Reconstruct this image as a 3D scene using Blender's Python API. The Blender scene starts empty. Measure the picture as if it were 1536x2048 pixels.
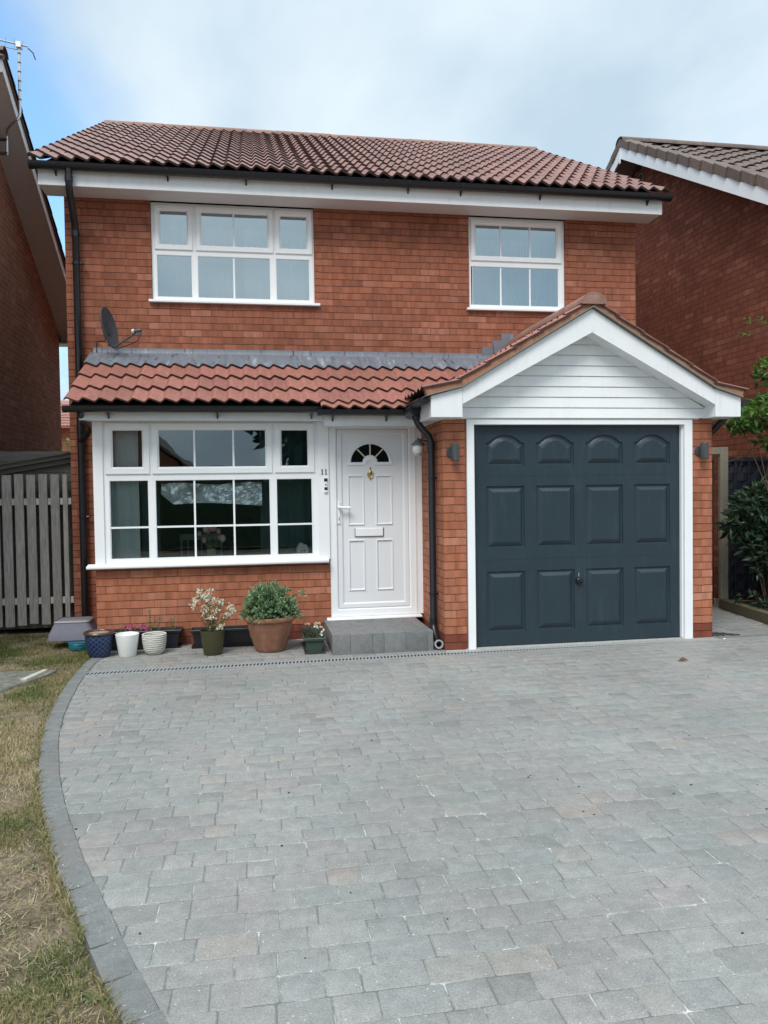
import bpy, bmesh, math, random
from mathutils import Vector, Matrix, noise
random.seed(7)
R = math.radians
sc = bpy.context.scene
COL = sc.collection

# ------------------------------------------------------------------ camera
cam_d = bpy.data.cameras.new('camera')
cam = bpy.data.objects.new('camera', cam_d)
COL.objects.link(cam)
sc.camera = cam
cam_d.sensor_fit = 'VERTICAL'
cam_d.sensor_height = 24.0
cam_d.lens = 1538.0 / 2048.0 * 24.0
cam_d.clip_start = 0.05
cam_d.clip_end = 2000
YAW, PIT, ROL = 0.166019, -0.02954, -0.014165
fw = Vector((math.sin(YAW)*math.cos(PIT), math.cos(YAW)*math.cos(PIT), math.sin(PIT)))
rt = Vector((math.cos(YAW), -math.sin(YAW), 0))
up = rt.cross(fw)
rt2 = math.cos(ROL)*rt + math.sin(ROL)*up
up2 = -math.sin(ROL)*rt + math.cos(ROL)*up
M = Matrix((rt2, up2, -fw)).transposed().to_4x4()
M.translation = Vector((-1.7107, -6.8876, 1.501))
cam.matrix_world = M

# ------------------------------------------------------------------ node helpers
def nt(tree):
    N = tree.nodes; L = tree.links
    def n(t, **k):
        o = N.new(t)
        for a, v in k.items():
            if a == 'ins':
                for i, x in v.items():
                    if isinstance(x, bpy.types.NodeSocket): L.new(x, o.inputs[i])
                    else: o.inputs[i].default_value = x
            else: setattr(o, a, v)
        return o
    return n, L
def c4(c): return (c[0], c[1], c[2], 1)

# ------------------------------------------------------------------ world (sky with thin cloud)
w = bpy.data.worlds.new('World'); sc.world = w; w.use_nodes = True
w.node_tree.nodes.clear()
n, L = nt(w.node_tree)
SUN_EL, SUN_AZ = 51, 208      # azimuth measured clockwise from +Y
sky = n('ShaderNodeTexSky', sky_type='NISHITA', sun_disc=False, sun_elevation=R(SUN_EL), sun_rotation=R(SUN_AZ), air_density=1.0, dust_density=0.6, ozone_density=1.2)
tc = n('ShaderNodeTexCoord')
sep = n('ShaderNodeSeparateXYZ', ins={0: tc.outputs['Generated']})
zc = n('ShaderNodeMath', operation='MAXIMUM', ins={0: sep.outputs[2], 1: 0.0})
za = n('ShaderNodeMath', operation='ADD', ins={0: zc.outputs[0], 1: 0.22})
dx = n('ShaderNodeMath', operation='DIVIDE', ins={0: sep.outputs[0], 1: za.outputs[0]})
dy = n('ShaderNodeMath', operation='DIVIDE', ins={0: sep.outputs[1], 1: za.outputs[0]})
cv = n('ShaderNodeCombineXYZ', ins={0: dx.outputs[0], 1: dy.outputs[0], 2: 0.0})
mp = n('ShaderNodeMapping', ins={0: cv.outputs[0], 1: (3.1, 1.4, 0), 2: (0, 0, R(35)), 3: (0.9, 0.45, 1)})
n1 = n('ShaderNodeTexNoise', ins={'Vector': mp.outputs[0], 'Scale': 1.6, 'Detail': 7, 'Roughness': 0.55, 'Distortion': 0.5})
# a clear gap in the cloud towards the north-west
gd = n('ShaderNodeVectorMath', operation='DOT_PRODUCT', ins={0: tc.outputs['Generated'], 1: Vector((-0.42, 0.83, 0.30)).normalized()})
gap = n('ShaderNodeMapRange', interpolation_type='SMOOTHSTEP', ins={0: gd.outputs['Value'], 1: 0.93, 2: 0.995, 3: 0.0, 4: 0.60})
mk = n('ShaderNodeMath', operation='SUBTRACT', ins={0: n1.outputs[0], 1: gap.outputs[0]})
mask = n('ShaderNodeMapRange', interpolation_type='SMOOTHSTEP', ins={0: mk.outputs[0], 1: -0.10, 2: 0.40, 3: 0.10, 4: 1.0})
n2 = n('ShaderNodeTexNoise', ins={'Vector': mp.outputs[0], 'Scale': 2.3, 'Detail': 5, 'Roughness': 0.5, 'Distortion': 0.3})
cr = n('ShaderNodeValToRGB', ins={0: n2.outputs[0]})
cr.color_ramp.elements[0].position = 0.36; cr.color_ramp.elements[0].color = (5.0, 6.4, 7.6, 1)
cr.color_ramp.elements[1].position = 0.64; cr.color_ramp.elements[1].color = (7.5, 8.6, 9.3, 1)
skb = n('ShaderNodeMixRGB', blend_type='MULTIPLY', ins={0: 1.0, 1: sky.outputs[0], 2: (1.85, 2.65, 3.0, 1)})
mx = n('ShaderNodeMixRGB', ins={0: mask.outputs[0], 1: skb.outputs[0], 2: cr.outputs[0]})
# an overcast sky is brightest overhead
zen = n('ShaderNodeMapRange', interpolation_type='SMOOTHSTEP', ins={0: sep.outputs[2], 1: 0.56, 2: 0.92, 3: 1.0, 4: 2.3})
mz = n('ShaderNodeVectorMath', operation='SCALE', ins={0: mx.outputs[0], 'Scale': zen.outputs[0]})
bg = n('ShaderNodeBackground', ins={0: mz.outputs[0], 1: 0.1})
wo = n('ShaderNodeOutputWorld', ins={0: bg.outputs[0]})

# ------------------------------------------------------------------ sun (veiled)
sd = bpy.data.lights.new('sun', 'SUN'); sd.energy = 2.3; sd.angle = R(26); sd.color = (1.0, 0.95, 0.88)
sun = bpy.data.objects.new('sun', sd); COL.objects.link(sun)
sdir = Vector((math.sin(R(SUN_AZ))*math.cos(R(SUN_EL)), math.cos(R(SUN_AZ))*math.cos(R(SUN_EL)), math.sin(R(SUN_EL))))
sun.rotation_euler = sdir.to_track_quat('Z', 'Y').to_euler()
sun.location = (0, -5, 12)
sc.view_settings.view_transform = 'Standard'
sc.view_settings.look = 'None'
sc.view_settings.exposure = 0.17
sc.view_settings.gamma = 1

# ------------------------------------------------------------------ materials
def mat(name):
    m = bpy.data.materials.new(name); m.use_nodes = True
    m.node_tree.nodes.clear()
    n, L = nt(m.node_tree)
    out = n('ShaderNodeOutputMaterial')
    b = n('ShaderNodeBsdfPrincipled')
    L.new(b.outputs[0], out.inputs[0])
    return m, n, L, b, out
def simple(name, col, rough=0.5, var=0.12, scale=12, bump=0.0, bscale=60, metal=0.0, spec=0.5, dirt=None, stretch=(1, 1, 1), rnd=0.0):
    """plain surface with tonal noise, fine bump and optional dirt streaks"""
    m, n, L, b, out = mat(name)
    g = n('ShaderNodeNewGeometry')
    mp = n('ShaderNodeMapping', ins={0: g.outputs['Position'], 3: stretch})
    ns = n('ShaderNodeTexNoise', ins={'Vector': mp.outputs[0], 'Scale': scale, 'Detail': 6, 'Roughness': 0.6})
    v = n('ShaderNodeMapRange', ins={0: ns.outputs[0], 1: 0.25, 2: 0.75, 3: 1-var, 4: 1+var})
    last = n('ShaderNodeVectorMath', operation='SCALE', ins={0: c4(col)[:3], 'Scale': v.outputs[0]}).outputs[0]
    if rnd:
        a = n('ShaderNodeAttribute', attribute_name='rnd')
        rr = n('ShaderNodeMapRange', ins={0: a.outputs['Fac'], 3: 1-rnd, 4: 1+rnd})
        last = n('ShaderNodeVectorMath', operation='SCALE', ins={0: last, 'Scale': rr.outputs[0]}).outputs[0]
    if dirt:
        dn = n('ShaderNodeTexNoise', ins={'Vector': n('ShaderNodeMapping', ins={0: g.outputs['Position'], 3: (9, 9, 1.6)}).outputs[0], 'Scale': 1.5, 'Detail': 7, 'Roughness': 0.7})
        df = n('ShaderNodeMapRange', ins={0: dn.outputs[0], 1: 0.52, 2: 0.8, 3: 0.0, 4: dirt[1]})
        last = n('ShaderNodeMixRGB', ins={0: df.outputs[0], 1: last, 2: c4(dirt[0])}).outputs[0]
    L.new(last, b.inputs['Base Color'])
    rn = n('ShaderNodeMapRange', ins={0: ns.outputs[0], 3: max(0, rough-0.08), 4: min(1, rough+0.08)})
    L.new(rn.outputs[0], b.inputs['Roughness'])
    b.inputs['Metallic'].default_value = metal
    b.inputs['Specular IOR Level'].default_value = spec
    if bump:
        bn = n('ShaderNodeTexNoise', ins={'Vector': mp.outputs[0], 'Scale': bscale, 'Detail': 4})
        bp = n('ShaderNodeBump', ins={'Strength': bump, 'Distance': 0.003, 'Height': bn.outputs[0]})
        L.new(bp.outputs[0], b.inputs['Normal'])
    return m

def brick(name, ramp, mortar, zoff=0.0, soft=0.0042, dark=None):
    m, n, L, b, out = mat(name)
    g = n('ShaderNodeNewGeometry')
    P = g.outputs['Position']
    sp = n('ShaderNodeSeparateXYZ', ins={0: P})
    sn = n('ShaderNodeSeparateXYZ', ins={0: g.outputs['True Normal']})
    ab = n('ShaderNodeMath', operation='ABSOLUTE', ins={0: sn.outputs[0]})
    gt = n('ShaderNodeMath', operation='GREATER_THAN', ins={0: ab.outputs[0], 1: 0.5})
    u = n('ShaderNodeMix', data_type='FLOAT', ins={0: gt.outputs[0], 2: sp.outputs[0], 3: sp.outputs[1]})
    zz = n('ShaderNodeMath', operation='ADD', ins={0: sp.outputs[2], 1: zoff})
    # uneven laying
    wob = n('ShaderNodeTexNoise', ins={'Vector': P, 'Scale': 5.0, 'Detail': 3})
    wv = n('ShaderNodeMath', operation='MULTIPLY_ADD', ins={0: wob.outputs[0], 1: 0.016, 2: -0.008})
    wob2 = n('ShaderNodeTexNoise', ins={'Vector': P, 'Scale': 34.0, 'Detail': 3})
    wv2 = n('ShaderNodeMath', operation='MULTIPLY_ADD', ins={0: wob2.outputs[0], 1: 0.008, 2: wv.outputs[0]})
    z2 = n('ShaderNodeMath', operation='ADD', ins={0: zz.outputs[0], 1: wv2.outputs[0]})
    uu = n('ShaderNodeMath', operation='ADD', ins={0: u.outputs[0], 1: wv2.outputs[0]})
    cv = n('ShaderNodeCombineXYZ', ins={0: uu.outputs[0], 1: z2.outputs[0]})
    bt = n('ShaderNodeTexBrick', offset=0.5, offset_frequency=2, squash=1, squash_frequency=2,
           ins={'Vector': cv.outputs[0], 'Color1': (0, 0, 0, 1), 'Color2': (1, 1, 1, 1), 'Mortar': (0.5, 0.5, 0.5, 1), 'Scale': 1.0, 'Mortar Size': soft, 'Mortar Smooth': 0.55, 'Bias': 0.0, 'Brick Width': 0.225, 'Row Height': 0.075})
    rmp = n('ShaderNodeValToRGB', ins={0: bt.outputs['Color']})
    e = rmp.color_ramp.elements
    e[0].color = c4(ramp[0]); e[1].color = c4(ramp[-1]); e[0].position = 0.05; e[1].position = 0.95
    for i, c in enumerate(ramp[1:-1]):
        x = e.new((i+1)/(len(ramp)-1)); x.color = c4(c)
    # kiln marks: blotches and vertical bars across the face
    kc = n('ShaderNodeCombineXYZ', ins={0: n('ShaderNodeMath', operation='MULTIPLY', ins={0: u.outputs[0], 1: 13.0}).outputs[0], 1: n('ShaderNodeMath', operation='MULTIPLY', ins={0: n('ShaderNodeMath', operation='FLOOR', ins={0: n('ShaderNodeMath', operation='DIVIDE', ins={0: zz.outputs[0], 1: 0.075}).outputs[0]}).outputs[0], 1: 7.13}).outputs[0]})
    kn = n('ShaderNodeTexNoise', ins={'Vector': kc.outputs[0], 'Scale': 1.0, 'Detail': 3, 'Roughness': 0.5})
    kv = n('ShaderNodeMapRange', ins={0: kn.outputs[0], 1: 0.32, 2: 0.7, 3: 0.76, 4: 1.18})
    gr = n('ShaderNodeTexNoise', ins={'Vector': P, 'Scale': 90, 'Detail': 5, 'Roughness': 0.7})
    gv = n('ShaderNodeMapRange', ins={0: gr.outputs[0], 1: 0.2, 2: 0.8, 3: 0.84, 4: 1.16})
    big = n('ShaderNodeTexNoise', ins={'Vector': P, 'Scale': 1.1, 'Detail': 4})
    bv = n('ShaderNodeMapRange', ins={0: big.outputs[0], 1: 0.3, 2: 0.7, 3: 0.86, 4: 1.12})
    k1 = n('ShaderNodeMath', operation='MULTIPLY', ins={0: kv.outputs[0], 1: gv.outputs[0]})
    k2 = n('ShaderNodeMath', operation='MULTIPLY', ins={0: k1.outputs[0], 1: bv.outputs[0]})
    bc = n('ShaderNodeVectorMath', operation='SCALE', ins={0: rmp.outputs[0], 'Scale': k2.outputs[0]})
    # bed joints are raked and dark, perpends nearly flush and close to the brick colour
    fz = n('ShaderNodeMath', operation='FRACT', ins={0: n('ShaderNodeMath', operation='DIVIDE', ins={0: z2.outputs[0], 1: 0.075}).outputs[0]})
    fd = n('ShaderNodeMath', operation='ABSOLUTE', ins={0: n('ShaderNodeMath', operation='SUBTRACT', ins={0: fz.outputs[0], 1: 0.5}).outputs[0]})
    hz = n('ShaderNodeMapRange', ins={0: fd.outputs[0], 1: 0.38, 2: 0.43, 3: 0.0, 4: 1.0})
    pc = n('ShaderNodeVectorMath', operation='SCALE', ins={0: bc.outputs[0], 'Scale': 0.88})
    mm = n('ShaderNodeMixRGB', ins={0: hz.outputs[0], 1: pc.outputs[0], 2: c4(mortar)})
    mc = n('ShaderNodeVectorMath', operation='SCALE', ins={0: mm.outputs[0], 'Scale': gv.outputs[0]})
    fin = n('ShaderNodeMixRGB', ins={0: bt.outputs['Fac'], 1: bc.outputs[0], 2: mc.outputs[0]}).outputs[0]
    if dark:   # engineering-red courses below the damp course
        lt = n('ShaderNodeMath', operation='LESS_THAN', ins={0: sp.outputs[2], 1: dark[0]})
        dk = n('ShaderNodeMixRGB', blend_type='MULTIPLY', ins={0: 1.0, 1: fin, 2: c4(dark[1])})
        fin = n('ShaderNodeMixRGB', ins={0: lt.outputs[0], 1: fin, 2: dk.outputs[0]}).outputs[0]
    L.new(fin, b.inputs['Base Color'])
    b.inputs['Roughness'].default_value = 0.88
    b.inputs['Specular IOR Level'].default_value = 0.25
    inv = n('ShaderNodeMath', operation='SUBTRACT', ins={0: 1.0, 1: bt.outputs['Fac']})
    # per-brick set-out and arris roughness
    h0 = n('ShaderNodeMath', operation='MULTIPLY_ADD', ins={0: bt.outputs['Color'], 1: 0.25, 2: inv.outputs[0]})
    h1 = n('ShaderNodeMath', operation='MULTIPLY_ADD', ins={0: gr.outputs[0], 1: 0.25, 2: h0.outputs[0]})
    bp = n('ShaderNodeBump', ins={'Strength': 0.8, 'Distance': 0.009, 'Height': h1.outputs[0]})
    L.new(bp.outputs[0], b.inputs['Normal'])
    return m

BR = [(0.255, 0.092, 0.056), (0.292, 0.104, 0.060), (0.315, 0.118, 0.072), (0.280, 0.098, 0.058), (0.365, 0.150, 0.098)]
BL = [(0.36, 0.128, 0.070), (0.385, 0.142, 0.079), (0.40, 0.152, 0.088), (0.375, 0.134, 0.074), (0.455, 0.192, 0.122)]
m_brick = brick('red_brick', BR, (0.085, 0.030, 0.022), 0.012)
m_brick_low = brick('orange_red_brick', BL, (0.12, 0.042, 0.026), 0.0, dark=(0.148, (0.52, 0.42, 0.46)))
m_brick_nl = brick('brown_neighbour_brick', [(0.27, 0.135, 0.085), (0.32, 0.155, 0.095), (0.28, 0.14, 0.095), (0.38, 0.20, 0.135)], (0.46, 0.33, 0.24), soft=0.0045)
m_brick_nr = brick('deep_red_neighbour_brick', [(0.19, 0.060, 0.036), (0.23, 0.072, 0.042), (0.21, 0.066, 0.040), (0.29, 0.105, 0.066)], (0.085, 0.03, 0.022))
m_upvc = simple('white_upvc', (0.83, 0.85, 0.87), 0.32, 0.03, 3, 0.03, 20, dirt=((0.45, 0.44, 0.40), 0.10))
m_fascia = simple('white_fascia_board', (0.78, 0.80, 0.82), 0.38, 0.04, 2, 0.1, 60, dirt=((0.36, 0.34, 0.28), 0.22))
m_soffit = simple('soffit_board', (0.62, 0.62, 0.62), 0.5, 0.05, 2, 0.1, 40)
m_clad = simple('white_shiplap', (0.82, 0.84, 0.85), 0.4, 0.04, 4, 0.1, 60, dirt=((0.42, 0.40, 0.30), 0.16))
m_door = simple('white_door_skin', (0.74, 0.76, 0.79), 0.4, 0.02, 3, 0.12, 150)
m_black = simple('black_plastic', (0.012, 0.013, 0.017), 0.32, 0.15, 20, 0.1, 80)
m_dark = simple('dark_void', (0.008, 0.008, 0.008), 0.9)
m_lead = None
m_garage = simple('blue_grey_garage_paint', (0.018, 0.034, 0.046), 0.40, 0.05, 3, 0.22, 220, dirt=((0.075, 0.11, 0.13), 0.25))
m_tile = simple('red_concrete_tile', (0.30, 0.118, 0.090), 0.55, 0.25, 26, 0.4, 130, rnd=0.13, dirt=((0.36, 0.22, 0.15), 0.5))
m_tile_main = simple('brown_red_concrete_tile', (0.245, 0.108, 0.078), 0.45, 0.28, 22, 0.4, 130, rnd=0.22, dirt=((0.08, 0.05, 0.038), 0.7))
m_tile_r = simple('weathered_brown_tile', (0.125, 0.085, 0.068), 0.7, 0.35, 15, 0.4, 110, rnd=0.16, dirt=((0.07, 0.07, 0.055), 0.6))
m_edge = simple('dark_tile_edge', (0.055, 0.028, 0.023), 0.8, 0.3, 30)  # darker brown than the tile faces, for fronts, ends and undersides
m_ridge = simple('ridge_terracotta', (0.25, 0.135, 0.105), 0.7, 0.25, 14, 0.4, 90, rnd=0.1, dirt=((0.14, 0.10, 0.08), 0.5))
m_mort = simple('stained_verge_mortar', (0.31, 0.145, 0.090), 0.85, 0.35, 18, 0.6, 60, dirt=((0.05, 0.035, 0.02), 0.8))
m_steel = simple('galvanised_steel', (0.55, 0.56, 0.57), 0.35, 0.1, 30, metal=0.9)
m_grate = simple('grey_grating', (0.30, 0.31, 0.31), 0.6, 0.15, 30)
m_conc = simple('concrete', (0.36, 0.355, 0.34), 0.9, 0.15, 14, 0.5, 120)
m_fit = simple('charcoal_fitting', (0.055, 0.062, 0.068), 0.45, 0.1, 20)
m_dish = simple('charcoal_dish', (0.060, 0.064, 0.075), 0.55, 0.1, 9, 0.1, 100)
m_brass = simple('brass', (0.62, 0.47, 0.20), 0.25, 0.1, 30, metal=1.0)
m_opal = simple('opal_glass', (0.50, 0.50, 0.47), 0.25, 0.1, 20)
m_wood = simple('weathered_grey_timber', (0.37, 0.355, 0.33), 0.85, 0.40, 9, 0.6, 30, stretch=(6, 6, 0.7), rnd=0.25, dirt=((0.30, 0.29, 0.27), 0.5))
m_woodh = simple('weathered_grey_board', (0.115, 0.115, 0.105), 0.85, 0.3, 9, 0.5, 30, stretch=(0.7, 6, 6), rnd=0.15)
m_post = simple('green_brown_timber', (0.23, 0.21, 0.165), 0.85, 0.25, 9, 0.5, 30, stretch=(7, 7, 0.6))
m_sleeper = simple('dark_sleeper_timber', (0.10, 0.085, 0.052), 0.9, 0.3, 9, 0.5, 30, stretch=(7, 1, 7))
m_navy = simple('navy_stained_fence', (0.016, 0.020, 0.034), 0.7, 0.3, 12, 0.3, 60, stretch=(1, 1, 4))
m_gate = simple('dark_brown_gate_board', (0.020, 0.016, 0.014), 0.8, 0.3, 12, 0.3, 60)
m_terra = simple('terracotta_pot', (0.26, 0.115, 0.068), 0.75, 0.25, 11, 0.3, 90, dirt=((0.42, 0.29, 0.22), 0.6))
m_olive = simple('olive_plastic_pot', (0.060, 0.055, 0.022), 0.4, 0.08, 12)
m_green = simple('dark_green_trough', (0.040, 0.062, 0.050), 0.5, 0.1, 12)
m_teal = simple('teal_plastic', (0.010, 0.14, 0.19), 0.35, 0.15, 12)
m_tub = simple('grey_purple_plastic', (0.17, 0.17, 0.21), 0.8, 0.12, 40, 0.6, 240)
m_whitepot = simple('white_glazed_pot', (0.78, 0.78, 0.76), 0.35, 0.03, 10, 0.5, 45)
m_soil = simple('potting_soil', (0.045, 0.032, 0.024), 0.95, 0.4, 60, 1.0, 90)
m_clay_in = simple('clay_inside', (0.36, 0.22, 0.13), 0.8, 0.15, 20)
m_stem = simple('green_stem', (0.10, 0.13, 0.05), 0.6, 0.2, 30)
m_twig = simple('brown_twig', (0.085, 0.06, 0.035), 0.8, 0.3, 30)
m_curt = None
def leafm(name, ca, cb, rough=0.5, trans=0.25):
    m, n, L, b, out = mat(name)
    a = n('ShaderNodeAttribute', attribute_name='rnd')
    mxc = n('ShaderNodeMixRGB', ins={0: a.outputs['Fac'], 1: c4(ca), 2: c4(cb)})
    L.new(mxc.outputs[0], b.inputs['Base Color'])
    b.inputs['Roughness'].default_value = rough
    b.inputs['Specular IOR Level'].default_value = 0.35
    tr = n('ShaderNodeBsdfTranslucent', ins={0: mxc.outputs[0]})
    ms = n('ShaderNodeMixShader', ins={0: trans, 1: b.outputs[0], 2: tr.outputs[0]})
    L.new(ms.outputs[0], out.inputs[0])
    return m
m_sage = leafm('sage_leaf', (0.055, 0.13, 0.045), (0.30, 0.42, 0.24))
m_leaf_lime = leafm('bright_green_leaf', (0.03, 0.085, 0.015), (0.15, 0.27, 0.05))
m_leaf_dark = leafm('dark_glossy_leaf', (0.012, 0.032, 0.018), (0.055, 0.10, 0.045), 0.35, 0.12)
m_leaf_pot = leafm('pot_plant_leaf', (0.10, 0.14, 0.05), (0.26, 0.28, 0.14))
m_petal_w = leafm('cream_petal', (0.62, 0.60, 0.42), (0.85, 0.84, 0.74), 0.6, 0.3)
m_petal_p = leafm('magenta_petal', (0.45, 0.04, 0.20), (0.72, 0.20, 0.45), 0.6, 0.3)
m_petal_tulip = leafm('pale_pink_petal', (0.80, 0.36, 0.42), (0.92, 0.78, 0.74), 0.5, 0.3)
m_grass = leafm('dry_and_green_grass', (0.5, 0.5, 0.5), (0.5, 0.5, 0.5), 0.7, 0.25)
def grass_ramp(m):
    n, L = nt(m.node_tree)
    a = [x for x in m.node_tree.nodes if x.type == 'ATTRIBUTE'][0]
    r = n('ShaderNodeValToRGB', ins={0: a.outputs['Fac']})
    e = r.color_ramp.elements
    e[0].position = 0.0; e[0].color = (0.065, 0.10, 0.022, 1)
    e[1].position = 1.0; e[1].color = (0.56, 0.47, 0.30, 1)
    for p, c in ((0.28, (0.13, 0.16, 0.045, 1)), (0.5, (0.22, 0.19, 0.075, 1)), (0.72, (0.30, 0.235, 0.12, 1))):
        x = e.new(p); x.color = c
    mxn = [x for x in m.node_tree.nodes if x.type == 'MIX_RGB'][0]
    L.new(r.outputs[0], mxn.inputs[1]); L.new(r.outputs[0], mxn.inputs[2])
grass_ramp(m_grass)

def make_lead():
    m, n, L, b, out = mat('weathered_lead')
    g = n('ShaderNodeNewGeometry')
    a = n('ShaderNodeTexNoise', ins={'Vector': n('ShaderNodeMapping', ins={0: g.outputs['Position'], 3: (15, 3, 1.8)}).outputs[0], 'Scale': 1, 'Detail': 7, 'Roughness': 0.65})
    r = n('ShaderNodeValToRGB', ins={0: a.outputs[0]})
    e = r.color_ramp.elements; e[0].position = 0.33; e[0].color = (0.03, 0.033, 0.04, 1); e[1].position = 0.74; e[1].color = (0.34, 0.36, 0.40, 1)
    x = e.new(0.39); x.color = (0.15, 0.165, 0.195, 1)
    x = e.new(0.58); x.color = (0.165, 0.18, 0.21, 1)
    st2 = n('ShaderNodeTexNoise', ins={'Vector': n('ShaderNodeMapping', ins={0: g.outputs['Position'], 3: (34, 4, 5)}).outputs[0], 'Scale': 1, 'Detail': 4, 'Roughness': 0.6})
    sf2 = n('ShaderNodeMapRange', ins={0: st2.outputs[0], 1: 0.60, 2: 0.68, 3: 0.0, 4: 0.85})
    lc = n('ShaderNodeMixRGB', ins={0: sf2.outputs[0], 1: r.outputs[0], 2: (0.035, 0.038, 0.05, 1)})
    L.new(lc.outputs[0], b.inputs['Base Color']); b.inputs['Roughness'].default_value = 0.6
    b.inputs['Metallic'].default_value = 0.15
    bn = n('ShaderNodeTexNoise', ins={'Vector': g.outputs['Position'], 'Scale': 14, 'Detail': 4})
    L.new(n('ShaderNodeBump', ins={'Strength': 0.5, 'Distance': 0.012, 'Height': bn.outputs[0]}).outputs[0], b.inputs['Normal'])
    return m
m_lead = make_lead()

def make_glass(name, base=0.14, tint=(0.80, 0.90, 0.92)):
    m = bpy.data.materials.new(name); m.use_nodes = True; m.node_tree.nodes.clear()
    n, L = nt(m.node_tree)
    out = n('ShaderNodeOutputMaterial')
    g = n('ShaderNodeNewGeometry')
    wv = n('ShaderNodeTexNoise', ins={'Vector': g.outputs['Position'], 'Scale': 2.2, 'Detail': 2})
    bp = n('ShaderNodeBump', ins={'Strength': 0.10, 'Distance': 0.01, 'Height': wv.outputs[0]})
    fr = n('ShaderNodeFresnel', ins={0: 1.5})
    f2 = n('ShaderNodeMath', operation='MULTIPLY_ADD', use_clamp=True, ins={0: fr.outputs[0], 1: 1.6, 2: base-0.064})
    gl = n('ShaderNodeBsdfGlossy', ins={0: (0.84, 0.96, 1, 1), 1: 0.0, 'Normal': bp.outputs[0]})
    tr = n('ShaderNodeBsdfTransparent', ins={0: c4(tint)})
    ms = n('ShaderNodeMixShader', ins={0: f2.outputs[0], 1: tr.outputs[0], 2: gl.outputs[0]})
    L.new(ms.outputs[0], out.inputs[0])
    return m
m_glass = make_glass('window_glass', 0.16, (0.90, 0.97, 0.97))
m_glass_up = make_glass('upstairs_window_glass', 0.44, (0.92, 0.99, 1.0))
m_glass_fan = simple('dark_fanlight_glass', (0.006, 0.008, 0.009), 0.12, 0.1, 3)

def make_net(name, col, alpha):
    m = bpy.data.materials.new(name); m.use_nodes = True; m.node_tree.nodes.clear()
    n, L = nt(m.node_tree)
    out = n('ShaderNodeOutputMaterial')
    d = n('ShaderNodeBsdfDiffuse', ins={0: c4(col)}); t = n('ShaderNodeBsdfTranslucent', ins={0: c4(col)})
    a = n('ShaderNodeMixShader', ins={0: 0.35, 1: d.outputs[0], 2: t.outputs[0]})
    tr = n('ShaderNodeBsdfTransparent')
    if alpha < 1:
        gg = n('ShaderNodeNewGeometry'); sy = n('ShaderNodeSeparateXYZ', ins={0: gg.outputs['Normal']})
        ay = n('ShaderNodeMath', operation='ABSOLUTE', ins={0: sy.outputs[1]})
        alpha = n('ShaderNodeMapRange', ins={0: ay.outputs[0], 1: 0.55, 2: 0.98, 3: 1.0, 4: 0.50}).outputs[0]
    b = n('ShaderNodeMixShader', ins={0: alpha, 1: tr.outputs[0], 2: a.outputs[0]})
    L.new(b.outputs[0], out.inputs[0]); return m
m_net = make_net('net_curtain_cloth', (0.90, 0.97, 1.0), 0.93)
m_curt = make_net('pale_curtain_cloth', (0.85, 0.90, 0.90), 1.0)
m_curt_d = make_net('teal_grey_curtain_cloth', (0.10, 0.17, 0.18), 1.0)
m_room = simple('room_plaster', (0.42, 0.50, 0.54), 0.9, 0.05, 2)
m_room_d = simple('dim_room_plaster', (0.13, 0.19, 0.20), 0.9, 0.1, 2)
m_foil = simple('silver_foil', (0.97, 0.98, 1.0), 0.24, 0.03, 5, metal=0.45)

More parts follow.
